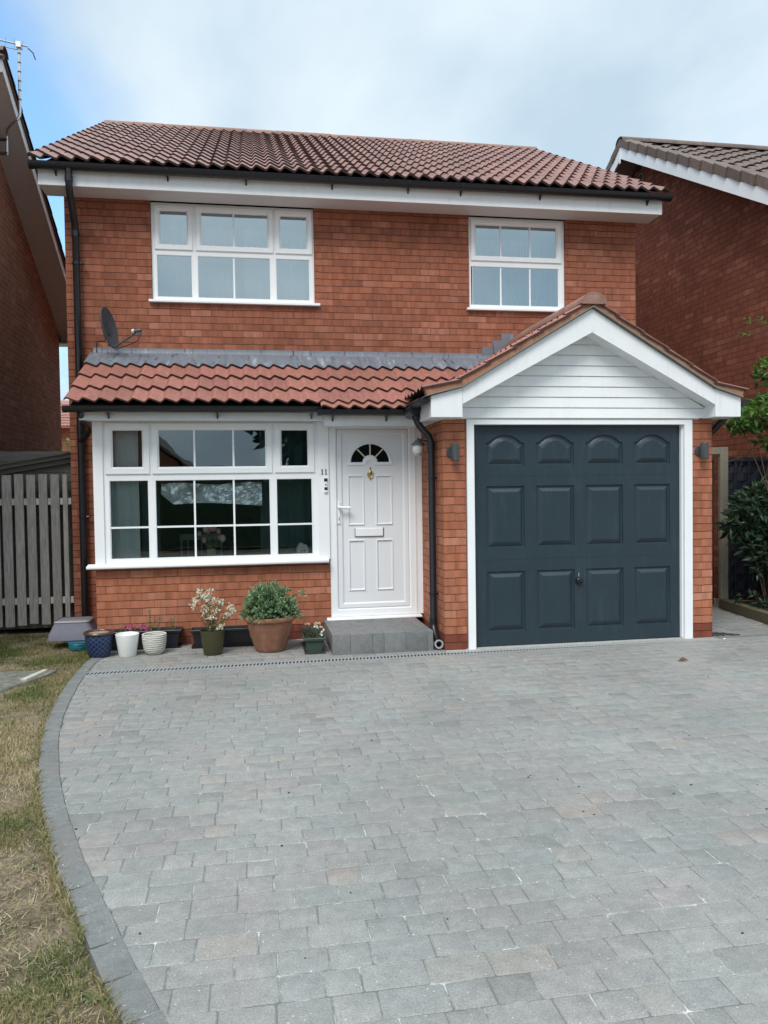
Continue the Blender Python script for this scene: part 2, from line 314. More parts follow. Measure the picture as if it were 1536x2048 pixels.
def make_paver(name, base, mossy=0.0):
    m, n, L, b, out = mat(name)
    g = n('ShaderNodeNewGeometry'); P = g.outputs['Position']
    a = n('ShaderNodeAttribute', attribute_name='rnd')
    r = n('ShaderNodeValToRGB', ins={0: a.outputs['Fac']})
    e = r.color_ramp.elements
    e[0].position = 0; e[0].color = c4([x*0.84 for x in base]); e[1].position = 1; e[1].color = c4([base[0]*1.10, base[1]*1.02, base[2]*0.98])
    for p, k in ((0.12, (0.96, 0.98, 0.99)), (0.5, (1.0, 1.0, 1.0)), (0.85, (1.03, 1.01, 1.02)), (0.95, (1.06, 1.07, 1.05))):
        x = e.new(p); x.color = c4([base[i]*k[i] for i in range(3)])
    n1 = n('ShaderNodeTexNoise', ins={'Vector': P, 'Scale': 150, 'Detail': 6, 'Roughness': 0.8})
    v1 = n('ShaderNodeMapRange', ins={0: n1.outputs[0], 1: 0.25, 2: 0.75, 3: 0.50, 4: 1.55})
    n2 = n('ShaderNodeTexNoise', ins={'Vector': P, 'Scale': 17, 'Detail': 6, 'Roughness': 0.7})
    v2 = n('ShaderNodeMapRange', ins={0: n2.outputs[0], 1: 0.25, 2: 0.75, 3: 0.80, 4: 1.20})
    n3 = n('ShaderNodeTexNoise', ins={'Vector': P, 'Scale': 0.7, 'Detail': 3})
    v3 = n('ShaderNodeMapRange', ins={0: n3.outputs[0], 1: 0.3, 2: 0.7, 3: 0.86, 4: 1.14})
    kk = n('ShaderNodeMath', operation='MULTIPLY', ins={0: v1.outputs[0], 1: v2.outputs[0]})
    k3 = n('ShaderNodeMath', operation='MULTIPLY', ins={0: kk.outputs[0], 1: v3.outputs[0]})
    c = n('ShaderNodeVectorMath', operation='SCALE', ins={0: r.outputs[0], 'Scale': k3.outputs[0]})
    # pale aggregate flecks and stray grains of jointing sand
    vo = n('ShaderNodeTexVoronoi', feature='F1', ins={'Vector': P, 'Scale': 62})
    f1 = n('ShaderNodeMath', operation='LESS_THAN', ins={0: vo.outputs['Distance'], 1: 0.17})
    sc1 = n('ShaderNodeSeparateColor', ins={0: vo.outputs['Color']})
    f2 = n('ShaderNodeMath', operation='GREATER_THAN', ins={0: sc1.outputs[0], 1: 0.86})
    f3 = n('ShaderNodeMath', operation='MULTIPLY', ins={0: f1.outputs[0], 1: f2.outputs[0]})
    f4 = n('ShaderNodeMath', operation='MULTIPLY', ins={0: f3.outputs[0], 1: 0.55})
    tn = n('ShaderNodeTexNoise', ins={'Vector': P, 'Scale': 1.9, 'Detail': 3})
    tf = n('ShaderNodeMapRange', ins={0: tn.outputs[0], 1: 0.4, 2: 0.7, 3: 0.0, 4: 1.0})
    c = n('ShaderNodeMixRGB', blend_type='MULTIPLY', ins={0: tf.outputs[0], 1: c.outputs[0], 2: (1.06, 0.97, 0.97, 1)})
    c2 = n('ShaderNodeMixRGB', ins={0: f4.outputs[0], 1: c.outputs[0], 2: (0.62, 0.63, 0.62, 1)})
    L.new(c2.outputs[0], b.inputs['Base Color'])
    b.inputs['Roughness'].default_value = 0.72
    b.inputs['Specular IOR Level'].default_value = 0.4
    bp = n('ShaderNodeBump', ins={'Strength': 0.6, 'Distance': 0.0022, 'Height': n1.outputs[0]})
    bp2 = n('ShaderNodeBump', ins={'Strength': 0.4, 'Distance': 0.006, 'Height': n2.outputs[0], 'Normal': bp.outputs[0]})
    L.new(bp2.outputs[0], b.inputs['Normal'])
    return m
m_pave = make_paver('grey_block_paving', (0.228, 0.231, 0.217))
m_kerb = make_paver('grey_kerb_block', (0.160, 0.169, 0.162))
m_step = make_paver('grey_step_block', (0.17, 0.177, 0.175))

def make_sand():
    m, n, L, b, out = mat('jointing_sand')
    g = n('ShaderNodeNewGeometry'); P = g.outputs['Position']
    a = n('ShaderNodeTexNoise', ins={'Vector': P, 'Scale': 6.5, 'Detail': 6, 'Roughness': 0.7})
    r = n('ShaderNodeValToRGB', ins={0: a.outputs[0]})
    e = r.color_ramp.elements; e[0].position = 0.48; e[0].color = (0.14, 0.14, 0.132, 1); e[1].position = 0.70; e[1].color = (0.62, 0.62, 0.59, 1)
    L.new(r.outputs[0], b.inputs['Base Color']); b.inputs['Roughness'].default_value = 0.95
    return m
m_sand = make_sand()

def make_soil():
    m, n, L, b, out = mat('dry_lawn_soil')
    g = n('ShaderNodeNewGeometry'); P = g.outputs['Position']
    a = n('ShaderNodeTexNoise', ins={'Vector': P, 'Scale': 3.2, 'Detail': 8, 'Roughness': 0.7})
    r = n('ShaderNodeValToRGB', ins={0: a.outputs[0]})
    e = r.color_ramp.elements; e[0].position = 0.36; e[0].color = (0.10, 0.095, 0.045, 1); e[1].position = 0.64; e[1].color = (0.40, 0.31, 0.22, 1)
    x = e.new(0.5); x.color = (0.24, 0.185, 0.12, 1)
    b2 = n('ShaderNodeTexNoise', ins={'Vector': P, 'Scale': 48, 'Detail': 8, 'Roughness': 0.85})
    v = n('ShaderNodeMapRange', ins={0: b2.outputs[0], 1: 0.34, 2: 0.66, 3: 0.35, 4: 1.6})
    c = n('ShaderNodeVectorMath', operation='SCALE', ins={0: r.outputs[0], 'Scale': v.outputs[0]})
    L.new(c.outputs[0], b.inputs['Base Color']); b.inputs['Roughness'].default_value = 0.95
    bp = n('ShaderNodeBump', ins={'Strength': 1.0, 'Distance': 0.02, 'Height': b2.outputs[0]})
    L.new(bp.outputs[0], b.inputs['Normal'])
    return m
m_lawn = make_soil()

def make_bluepot():
    m, n, L, b, out = mat('cobalt_glazed_lattice')
    tcn = n('ShaderNodeTexCoord')
    s = n('ShaderNodeSeparateXYZ', ins={0: tcn.outputs['Object']})
    an = n('ShaderNodeMath', operation='ARCTAN2', ins={0: s.outputs[1], 1: s.outputs[0]})
    a1 = n('ShaderNodeMath', operation='MULTIPLY', ins={0: an.outputs[0], 1: 7.0})
    z1 = n('ShaderNodeMath', operation='MULTIPLY', ins={0: s.outputs[2], 1: 70.0})
    p = n('ShaderNodeMath', operation='ADD', ins={0: a1.outputs[0], 1: z1.outputs[0]})
    q = n('ShaderNodeMath', operation='SUBTRACT', ins={0: a1.outputs[0], 1: z1.outputs[0]})
    sp_ = n('ShaderNodeMath', operation='ABSOLUTE', ins={0: n('ShaderNodeMath', operation='SINE', ins={0: p.outputs[0]}).outputs[0]})
    sq_ = n('ShaderNodeMath', operation='ABSOLUTE', ins={0: n('ShaderNodeMath', operation='SINE', ins={0: q.outputs[0]}).outputs[0]})
    mn = n('ShaderNodeMath', operation='MINIMUM', ins={0: sp_.outputs[0], 1: sq_.outputs[0]})
    r = n('ShaderNodeValToRGB', ins={0: mn.outputs[0]})
    e = r.color_ramp.elements; e[0].position = 0.1; e[0].color = (0.05, 0.085, 0.15, 1); e[1].position = 0.35; e[1].color = (0.008, 0.020, 0.075, 1)
    L.new(r.outputs[0], b.inputs['Base Color']); b.inputs['Roughness'].default_value = 0.2
    L.new(n('ShaderNodeBump', ins={'Strength': 0.8, 'Distance': 0.004, 'Height': mn.outputs[0]}).outputs[0], b.inputs['Normal'])
    return m
m_bluepot = make_bluepot()
def make_creampot():
    m, n, L, b, out = mat('cream_ribbed_stoneware')
    g = n('ShaderNodeNewGeometry')
    wv = n('ShaderNodeTexWave', bands_direction='Z', ins={'Vector': g.outputs['Position'], 'Scale': 16, 'Distortion': 3.0, 'Detail': 3, 'Detail Scale': 2.0})
    r = n('ShaderNodeMixRGB', ins={0: wv.outputs['Fac'], 1: (0.36, 0.35, 0.29, 1), 2: (0.68, 0.68, 0.62, 1)})
    L.new(r.outputs[0], b.inputs['Base Color']); b.inputs['Roughness'].default_value = 0.5
    L.new(n('ShaderNodeBump', ins={'Strength': 0.7, 'Distance': 0.004, 'Height': wv.outputs['Fac']}).outputs[0], b.inputs['Normal'])
    return m
m_creampot = make_creampot()

# ------------------------------------------------------------------ mesh builder
class MB:
    def __init__(s): s.v = []; s.f = []; s.r = []; s.mi = []
    def add(s, vs, fs, r=None, mi=0):
        o = len(s.v); s.v += [tuple(x) for x in vs]
        if r is None: r = random.random()
        for f in fs:
            s.f.append([i+o for i in f]); s.r.append(r); s.mi.append(mi)
        return s
    def box(s, x0, x1, y0, y1, z0, z1, r=None, mi=0):
        v = [(x, y, z) for z in (z0, z1) for y in (y0, y1) for x in (x0, x1)]
        return s.add(v, [(0, 2, 3, 1), (4, 5, 7, 6), (0, 1, 5, 4), (1, 3, 7, 5), (3, 2, 6, 7), (2, 0, 4, 6)], r, mi)
    def loops(s, LS, first=False, last=False, closed=True, r=None, mi=0):
        k = len(LS[0]); v = [p for l in LS for p in l]; f = []
        for i in range(len(LS)-1):
            for j in range(k if closed else k-1):
                j2 = (j+1) % k
                f.append((i*k+j, i*k+j2, (i+1)*k+j2, (i+1)*k+j))
        if first: f.append(tuple(range(k))[::-1])
        if last: f.append(tuple((len(LS)-1)*k+j for j in range(k)))
        return s.add(v, f, r, mi)
    def ring(s, x0, x1, z0, z1, prof, last=False, mi=0):
        """rectangular mitred frame in the xz plane; prof = [(inset, y)...]"""
        LS = [[(x0+a, y, z0+a), (x1-a, y, z0+a), (x1-a, y, z1-a), (x0+a, y, z1-a)] for a, y in prof]
        return s.loops(LS, last=last, mi=mi)
    def tube(s, pts, rad, k=10, caps=True, r=None, mi=0):
        pts = [Vector(p) for p in pts]; LS = []; prev = None
        for i, p in enumerate(pts):
            a = pts[max(i-1, 0)]; b = pts[min(i+1, len(pts)-1)]
            t = (b-a).normalized()
            if prev is None:
                ref = Vector((0, 0, 1)) if abs(t.z) < 0.9 else Vector((1, 0, 0))
                u = t.cross(ref).normalized()
            else: u = (prev - t*prev.dot(t)).normalized()
            prev = u; w_ = t.cross(u)
            q = rad[i] if isinstance(rad, (list, tuple)) else rad
            LS.append([p + u*math.cos(2*math.pi*j/k)*q + w_*math.sin(2*math.pi*j/k)*q for j in range(k)])
        return s.loops(LS, first=caps, last=caps, r=r, mi=mi)
    def lathe(s, prof, c=(0, 0, 0), k=32, last=False, first=False, mi=0):
        LS = [[(c[0]+q*math.cos(2*math.pi*j/k), c[1]+q*math.sin(2*math.pi*j/k), c[2]+z) for j in range(k)] for q, z in prof]
        return s.loops(LS, first=first, last=last, mi=mi)
    def prism(s, poly, axis, a, b, r=None, mi=0):
        """extrude a polygon of 2D points along an axis (0=x: poly is (y,z); 1=y: poly is (x,z))"""
        def P(p, t): return (t, p[0], p[1]) if axis == 0 else (p[0], t, p[1])
        return s.loops([[P(p, a) for p in poly], [P(p, b) for p in poly]], True, True, r=r, mi=mi)
    def build(s, name, mats, parent=None, bevel=0, smooth=35, seg=1, fix=True):
        me = bpy.data.meshes.new(name)
        me.from_pydata([tuple(v) for v in s.v], [], s.f)
        at = me.attributes.new('rnd', 'FLOAT', 'FACE')
        at.data.foreach_set('value', s.r)
        me.polygons.foreach_set('material_index', s.mi)
        if not isinstance(mats, (list, tuple)): mats = [mats]
        for m in mats: me.materials.append(m)
        if bevel or fix:
            bm = bmesh.new(); bm.from_mesh(me)
            if fix: bmesh.ops.recalc_face_normals(bm, faces=bm.faces)
            if bevel:
                ed = [e for e in bm.edges if len(e.link_faces) == 2 and e.calc_face_angle(0) > 0.6]
                bmesh.ops.bevel(bm, geom=ed, offset=bevel, segments=seg, profile=0.6, affect='EDGES', clamp_overlap=True)
            bm.to_mesh(me); bm.free()
        if smooth:
            me.shade_smooth()
            me.set_sharp_from_angle(angle=R(smooth))
        o = bpy.data.objects.new(name, me); COL.objects.link(o)
        if parent: o.parent = parent
        return o
def thing(name, label, cat, loc=(0, 0, 0), group=None):
    o = bpy.data.objects.new(name, None); COL.objects.link(o); o.location = loc
    o.empty_display_size = 0.1
    o['label'] = label; o['category'] = cat
    if group: o['group'] = group
    return o
def tag(o, label, cat, group=None):
    o['label'] = label; o['category'] = cat
    if group: o['group'] = group
    return o
def struct(o): o['kind'] = 'structure'; return o
def U(a, b): return random.uniform(a, b)

# ================================================================== GROUND
g = MB(); g.add([(-400, -400, -0.06), (400, -400, -0.06), (400, 500, -0.06), (-400, 500, -0.06)], [(0, 1, 2, 3)])
struct(g.build('ground', m_lawn))

OUT = [(-3.20, 0.75), (-3.225, 0.19), (-3.215, -0.4), (-3.165, -1.0), (-3.09, -1.6), (-2.985, -2.14), (-2.779, -2.92), (-2.547, -3.59), (-2.339, -4.11), (-2.155, -4.55), (-1.93, -5.03), (-1.66, -5.55), (-1.3, -6.15), (-0.9, -6.75), (-0.4, -7.4), (0.2, -8.1)]
def smoothpoly(P, step):
    q = [Vector((a, b, 0)) for a, b in P]; dense = []
    for i in range(len(q)-1):
        p0 = q[max(i-1, 0)]; p1 = q[i]; p2 = q[i+1]; p3 = q[min(i+2, len(q)-1)]
        for k in range(20):
            t = k/20
            dense.append(0.5*((2*p1)+(p2-p0)*t+(2*p0-5*p1+4*p2-p3)*t*t+(3*p1-p0-3*p2+p3)*t**3))
    dense.append(q[-1]); out = [dense[0]]; acc = 0
    for a, b in zip(dense, dense[1:]):
        acc += (b-a).length
        if acc >= step: out.append(b); acc = 0
    return out
def outer_x(y):
    for (xa, ya), (xb, yb) in zip(OUT, OUT[1:]):
        if yb <= y <= ya: return xa + (xb-xa)*(ya-y)/(ya-yb)
    return OUT[0][0] if y > OUT[0][1] else OUT[-1][0]

# --- block paving: every block modelled, with chamfered arrises and slight settlement
def paver(mb, x0, x1, y0, y1, top=0.0, ch=0.004, h=0.03, rot=None, rr=None):
    t1 = U(-0.0008, 0.0008); t2 = U(-0.0008, 0.0008); t0 = top+U(-0.0009, 0.0009)
    j = lambda: U(-0.0014, 0.0014)
    q = [(x0+j(), y0+j()), (x1+j(), y0+j()), (x1+j(), y1+j()), (x0+j(), y1+j())]
    cx_, cy_ = (x0+x1)/2, (y0+y1)/2
    def zz(x, y): return t0 + t1*(x-cx_)/0.1 + t2*(y-cy_)/0.06
    A = []; B = []; Cc = []
    for (x, y) in q:
        sx = 1 if x < cx_ else -1; sy = 1 if y < cy_ else -1
        # clipped corner: two verts per corner
        pts = [(x+sx*0.007, y), (x, y+sy*0.006)]
        if (sx > 0) != (sy > 0): pts = pts[::-1]
        if sx < 0 and sy > 0: pts = [(x+sx*0.007, y), (x, y+sy*0.006)]
        elif sx < 0 and sy < 0: pts = [(x, y+sy*0.006), (x+sx*0.007, y)]
        elif sx > 0 and sy < 0: pts = [(x+sx*0.007, y), (x, y+sy*0.006)]
        else: pts = [(x, y+sy*0.006), (x+sx*0.007, y)]
        for (a, b) in pts:
            A.append((a, b, zz(a, b)-h)); B.append((a, b, zz(a, b)-ch*0.7))
            k = ch/max(0.03, math.hypot(a-cx_, b-cy_))
            Cc.append((a+(cx_-a)*k*1.1, b+(cy_-b)*k*1.6, zz(a, b)))
    mb.loops([A, B, Cc], last=True, r=rr if rr is not None else random.random()**1.0)
pv = MB(); row = 0.127; y = -7.7; k = 0
SK = 0.012
while y < 1.9:
    x = -3.4 + U(-0.2, 0)
    while x < 5.4:
        wd = random.choice((0.115, 0.135, 0.165, 0.165, 0.205, 0.205))
        x0, x1 = x+0.0016, x+wd-0.0016
        x += wd
        yy0, yy1 = y+0.0010, y+row-0.0010
        cy_ = (yy0+yy1)/2; cx_ = (x0+x1)/2
        lim = outer_x(cy_)+0.06
        if x1 < lim+0.04: continue
        if x0 < lim+0.03: x0 = lim+0.015
        # frontage kept clear of walls
        sk = SK*(cx_+3)
        if y+row > 0.88 and cx_ < 2.72: continue
        if y > -0.1 and 0.0 < cx_ < 2.70: continue
        if cx_ > 3.88 and y > -1.6: continue
        if cx_ > 3.7 and y > -0.2 and (cx_-3.62) > (y-0.3)*0.142+0.05: continue
        # rows swing a touch near the house: keep them straight there and shift with the skew
        o = len(pv.v)
        rr = random.random()
        paver(pv, x0, x1, yy0, yy1, rr=rr)
        for i in range(o, len(pv.v)):
            a, b, c_ = pv.v[i]; pv.v[i] = (a, b + SK*(a+3)*max(0, min(1, (b+5)/4.5)) , c_)
    y += row; k += 1
struct(pv.build('driveway', m_pave, smooth=28, fix=False))
s_ = MB()
sp_pts = [(-3.18+0.0, 0.95)] + [(outer_x(t)+0.05, t) for t in [0.7-0.3*i for i in range(28)]] + [(5.6, -8.2), (5.6, 0.0), (3.9, 0.3), (3.95, 1.9), (2.6, 1.9), (2.6, 0.95)]
s_.add([(a, b, -0.0030) for a, b in sp_pts], [tuple(range(len(sp_pts)))])
struct(s_.build('joint_sand', m_sand, smooth=0))
# kerb
kb = MB(); cp = smoothpoly(OUT, 0.2)
for i in range(len(cp)-1):
    a, b = cp[i], cp[i+1]; t = (b-a).normalized(); nn = Vector((-t.y, t.x, 0))
    if nn.x < 0: nn = -nn
    a2 = cp[i-1] if i else a; b2 = cp[min(i+2, len(cp)-1)]
    na = (b-a2).normalized(); na = Vector((-na.y, na.x, 0)); na = na if na.x > 0 else -na
    nb = (b2-a).normalized(); nb = Vector((-nb.y, nb.x, 0)); nb = nb if nb.x > 0 else -nb
    W = 0.105; g_ = 0.0035; dz = U(-0.002, 0.002); dn = U(-0.002, 0.002)
    p = [a+t*g_+na*dn, a+t*g_+na*(W+dn), b-t*g_+nb*(W+dn), b-t*g_+nb*dn]
    c_ = sum(p, Vector())/4
    def lp(z, s, so=0):
        return [Vector((c_.x+(q.x-c_.x)*s, c_.y+(q.y-c_.y)*s, z)) for q in p]
    top = [Vector((q.x, q.y, 0)) for q in lp(0, 1)]
    A = [(q.x, q.y, -0.05) for q in top]; B = [(q.x, q.y, 0.0+dz) for q in top]
    cc = []
    for i_, q in enumerate(top):
        d = (c_-q); inn = 0.10 if i_ in (1, 2) else 0.28
        cc.append((q.x+d.x*inn, q.y+d.y*inn*0.45, 0.0085+dz))
    kb.loops([A, B, cc], last=True)
struct(kb.build('kerb_edging', m_kerb, smooth=25))

# lawn: bumpy soil sheet and blades
def lawn_h(x, y):
    return -0.028 + 0.022*noise.noise(Vector((x*2.1, y*2.1, 0.3))) + 0.010*noise.noise(Vector((x*9, y*9, 1.7)))
lw = MB(); nx, ny = 120, 200; X0, X1, Y0, Y1 = -9.5, -1.2, -8.0, 2.6
vs = []
for j in range(ny+1):
    for i in range(nx+1):
        y_ = Y0+(Y1-Y0)*j/ny
        xe = min(outer_x(y_)+0.04, -0.9) if y_ < 0.75 else -3.16
        x_ = X0+(xe-X0)*(i/nx)**0.75
        vs.append((x_, y_, lawn_h(x_, y_)))
lw.add(vs, [(j*(nx+1)+i, j*(nx+1)+i+1, (j+1)*(nx+1)+i+1, (j+1)*(nx+1)+i) for j in range(ny) for i in range(nx)])
struct(lw.build('lawn', m_lawn, smooth=60, fix=False))
gr = MB(); rnd = random.Random(3)
def blade(mb, x, y, z, h, ang, lean, wd, r):
    dx, dy = math.cos(ang), math.sin(ang); px, py = -dy*wd, dx*wd
    a = (x-px, y-py, z); b = (x+px, y+py, z)
    c = (x+dx*lean*0.45+px*0.7, y+dy*lean*0.45+py*0.7, z+h*0.65); d = (x+dx*lean*0.45-px*0.7, y+dy*lean*0.45-py*0.7, z+h*0.65)
    e = (x+dx*lean, y+dy*lean, z+h)
    mb.add([a, b, c, d, e], [(0, 1, 2, 3), (3, 2, 4)], r)
cnt = 0
while cnt < 170000:
    y_ = -6.3 + 8.2*rnd.random()**1.25
    xe = outer_x(y_) if y_ < 0.75 else -3.2
    x_ = xe - 0.01 - 2.4*rnd.random()**1.1
    if x_ < -1.7107 + (y_+6.9)*(-0.40) - 0.5: 
        if rnd.random() < 0.8: continue
    dn = noise.noise(Vector((x_*1.7, y_*1.7, 5.0))) + 0.5*noise.noise(Vector((x_*5, y_*5, 2.0)))
    edge = min(1, (xe-x_)/0.22)
    if y_ > 0.35: dn += 0.25
    if rnd.random() > max(0.16, 0.46+1.3*dn)*(0.3+0.7*edge): continue
    gn = noise.noise(Vector((x_*1.3+9, y_*1.3, 1.0))) + 0.35*noise.noise(Vector((x_*4+3, y_*4, 7.0)))
    r = 0.47 - 0.95*gn + rnd.gauss(0, 0.16) - (0.18 if y_ > 0.0 else 0)
    r = max(0.0, min(0.98, r+(0.20 if y_ < 0.2 else 0.03)))
    straw = rnd.random() < (0.30 if dn > 0 else 0.6)
    if straw: r = rnd.uniform(0.7, 1.0)
    h = rnd.uniform(0.010, 0.040) * (0.4 if straw else 1); le = rnd.uniform(0.010, 0.042)*(1.8 if straw else 1)
    blade(gr, x_, y_, lawn_h(x_, y_)-0.002, h, rnd.uniform(0, 6.283), le, rnd.uniform(0.0009, 0.0024), r)
    cnt += 1
for _ in range(5200):       # tufts and runners creeping over the kerb edge
    y_ = -6.2+6.6*rnd.random(); 
    if noise.noise(Vector((y_*3.1, 4.0, 0))) < -0.12: continue
    x_ = outer_x(y_)+rnd.uniform(-0.035, 0.006)
    r = min(1, max(0, 0.55+rnd.gauss(0, .22)-0.4*noise.noise(Vector((y_*2, 1, 0)))))
    blade(gr, x_, y_, -0.006, rnd.uniform(.008, .035), rnd.uniform(-1.2, 1.2)+(0 if rnd.random() < .6 else 3.14), rnd.uniform(.01, .05), rnd.uniform(.001, .0022), r)
o = gr.build('grass', m_grass, smooth=0, fix=False); o['kind'] = 'stuff'; o['label'] = 'dry patchy grass with green tufts beside the driveway'
# broad-leaved weeds
wd_ = MB()
for _ in range(70):
    y_ = U(-5.6, 0.6); x_ = outer_x(y_)-0.03-2.0*random.random()**1.5
    z_ = lawn_h(x_, y_); m_ = random.randint(4, 9); s0 = U(0.02, 0.055); b0 = U(0, 6.28)
    for q in range(m_):
        an = b0+6.283*q/m_+U(-.3, .3); l_ = s0*U(0.7, 1.2); wl = l_*0.16
        dx, dy = math.cos(an), math.sin(an)
        P0 = Vector((x_, y_, z_+0.004)); P1 = P0+Vector((dx*l_*.5, dy*l_*.5, l_*0.3)); P2 = P0+Vector((dx*l_, dy*l_, l_*0.12)); pp = Vector((-dy, dx, 0))*wl
        wd_.add([P0, P1-pp, P1+pp, P2], [(0, 1, 3, 2)], U(0, .8))
o = wd_.build('weeds', m_leaf_pot, smooth=0, fix=False); o['kind'] = 'stuff'; o['label'] = 'small broad-leaved weeds scattered through the dry lawn'

# slabs on the lawn
t = MB()
t.loops([[(-3.95, 0.03, -0.03), (-3.40, 0.00, -0.03), (-3.44, -0.16, -0.03), (-3.66, -0.62, -0.03), (-4.1, -0.7, -0.03)], [(-3.95, 0.03, 0.004), (-3.40, 0.00, 0.004), (-3.44, -0.16, 0.004), (-3.66, -0.62, 0.004), (-4.1, -0.7, 0.004)]], last=True)
tag(t.build('stone_slab', simple('mossy_stone', (0.15, 0.15, 0.125), 0.95, 0.6, 14, 1.0, 30), bevel=0.006), 'large flat grey slab half sunk into the lawn', 'slab')
t = MB()
t.loops([[(-3.60, -0.34, 0.004), (-3.55, -0.36, 0.004), (-3.46, -0.06, 0.004), (-3.50, -0.02, 0.004)], [(-3.60, -0.34, 0.018), (-3.55, -0.36, 0.018), (-3.46, -0.06, 0.022), (-3.50, -0.02, 0.02)]], last=True)
tag(t.build('stone_shard', simple('pale_stone', (0.48, 0.46, 0.38), 0.8, 0.1, 20), bevel=0.003), 'narrow cream shard lying on the edge of the flat grey slab', 'stone')

# ================================================================== HOUSE
H = thing('brick_house', 'detached red brick house with white gabled blue-grey garage and bay window', 'house', (-0.4, 1.86, 0))
def P(o):      # parent keeping world coordinates
    return o
HP = Matrix.Translation(Vector((-0.4, 1.86, 0))).inverted()
def hb(mb, name, m, parent=None, **k):
    o = mb.build(name, m, None, **k)
    if parent is None:
        o.parent = H; o.matrix_parent_inverse = HP
    else: o.parent = parent
    return o
YM = 1.862; YB = 0.90
ZS = 4.68
# main walls
wl = MB()
wl.box(-3.662, -3.2, YM, 2.11, -0.1, ZS); wl.box(-3.2, 2.8825, YM, 2.11, 2.35, 3.6)
wl.box(-3.2, -2.775, YM, 2.11, 3.6, ZS); wl.box(-1.0, 0.80, YM, 2.11, 3.6, ZS); wl.box(1.985, 2.8825, YM, 2.11, 3.6, ZS)
wl.box(0.0, 2.8825, YM, 2.11, -0.1, 2.35)
YR = 9.76; RZ = 7.13
for xa, xb in ((-3.662, -3.42), (2.64, 2.8825)):
    wl.prism([(2.11, -0.1), (YR, -0.1), (YR, ZS), (5.81, RZ-0.12), (2.11, 4.90)], 0, xa, xb)
wl.box(-3.42, 2.64, YR-0.25, YR, -0.1, ZS)
hb(wl, 'wall', m_brick, smooth=0)
# bay plinth and garage brickwork
bw = MB(); bw.box(-3.243, -0.965, YB, 1.10, -0.1, 0.785); bw.box(-3.243, -3.03, 1.10, YM-0.002, -0.1, 0.785)
hb(bw, 'bay_wall', m_brick_low, smooth=0)
for xa, xb in ((0.0, 0.212), (2.484, 2.699)):
    gw = MB(); gw.box(xa, xb, 0, YM-0.002, -0.1, 2.30); hb(gw, 'garage_wall', m_brick_low, smooth=0)
# rooms behind the glass
def room(x0, x1, y0, y1, z0, z1, m, name='room'):
    r_ = MB(); v = [(x0, y0, z0), (x1, y0, z0), (x1, y0, z1), (x0, y0, z1), (x0, y1, z0), (x1, y1, z0), (x1, y1, z1), (x0, y1, z1)]
    r_.add(v, [(0, 1, 5, 4), (1, 2, 6, 5), (2, 3, 7, 6), (3, 0, 4, 7), (4, 5, 6, 7)])
    return hb(r_, name, m, smooth=0)
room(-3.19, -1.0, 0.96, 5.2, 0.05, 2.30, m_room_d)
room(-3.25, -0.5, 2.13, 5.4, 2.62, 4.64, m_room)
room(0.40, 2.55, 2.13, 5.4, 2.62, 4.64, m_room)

# eaves
so = MB(); so.box(-3.835, 3.045, 1.562, YM-0.003, ZS-0.008, ZS+0.006)
so.prism([(1.562, ZS+0.006), (YM-0.003, ZS+0.006), (YM-0.003, ZS+0.30), (1.562, ZS+0.15)], 0, -3.835, -3.826); so.prism([(1.562, ZS+0.006), (YM-0.003, ZS+0.006), (YM-0.003, ZS+0.30), (1.562, ZS+0.15)], 0, 3.036, 3.045)
hb(so, 'soffit', m_soffit, smooth=0)
fa = MB(); fa.box(-3.84, 3.05, 1.545, 1.561, ZS-0.012, ZS+0.185); fa.box(-3.84, 3.05, 1.541, 1.5448, ZS-0.012, ZS+0.012)
fa.box(2.99, 3.053, 1.541, 1.5449, ZS+0.0125, ZS+0.185)
fo = hb(fa, 'fascia', m_fascia, bevel=0.002)
for i in range(14):
    nl = MB(); x_ = -3.6+i*0.5+U(-.05, .05)
    nl.loops([[(x_+r_*math.cos(j), 1.545-d_, ZS+0.085+r_*math.sin(j)) for j in range(6)] for r_, d_ in ((0.006, 0.0), (0.004, 0.002))], last=True)
    hb(nl, 'nail_head', m_steel, fo, smooth=0)
# verge barge boards on both gables
ROOF_T = math.atan2(2.35, 4.35)
for xa, xb in ((-3.84, -3.82), (3.03, 3.05)):
    bb = MB(); e0 = (1.60, ZS+0.16); tt = (5.80, 7.12)
    bb.prism([(1.60, ZS+0.02), (1.60, ZS+0.18), (5.80, 7.13), (YR+0.25, ZS+0.18), (YR+0.25, ZS+0.02), (5.80, 6.95)], 0, xa, xb)
    hb(bb, 'barge_board', m_fascia, smooth=0)
    vs_ = MB(); xi = -3.664 if xa < 0 else 2.885
    a, b = (xi, xa+0.02) if xa < 0 else (xa, xi)
    a, b = min(a, b), max(a, b)
    vs_.add([(a, 1.87, ZS+0.14), (b, 1.87, ZS+0.14), (b, 5.80, 6.98), (a, 5.80, 6.98), (a, YR, ZS+0.14), (b, YR, ZS+0.14)], [(0, 1, 2, 3), (3, 2, 5, 4)])
    hb(vs_, 'verge_soffit', m_soffit, smooth=0)

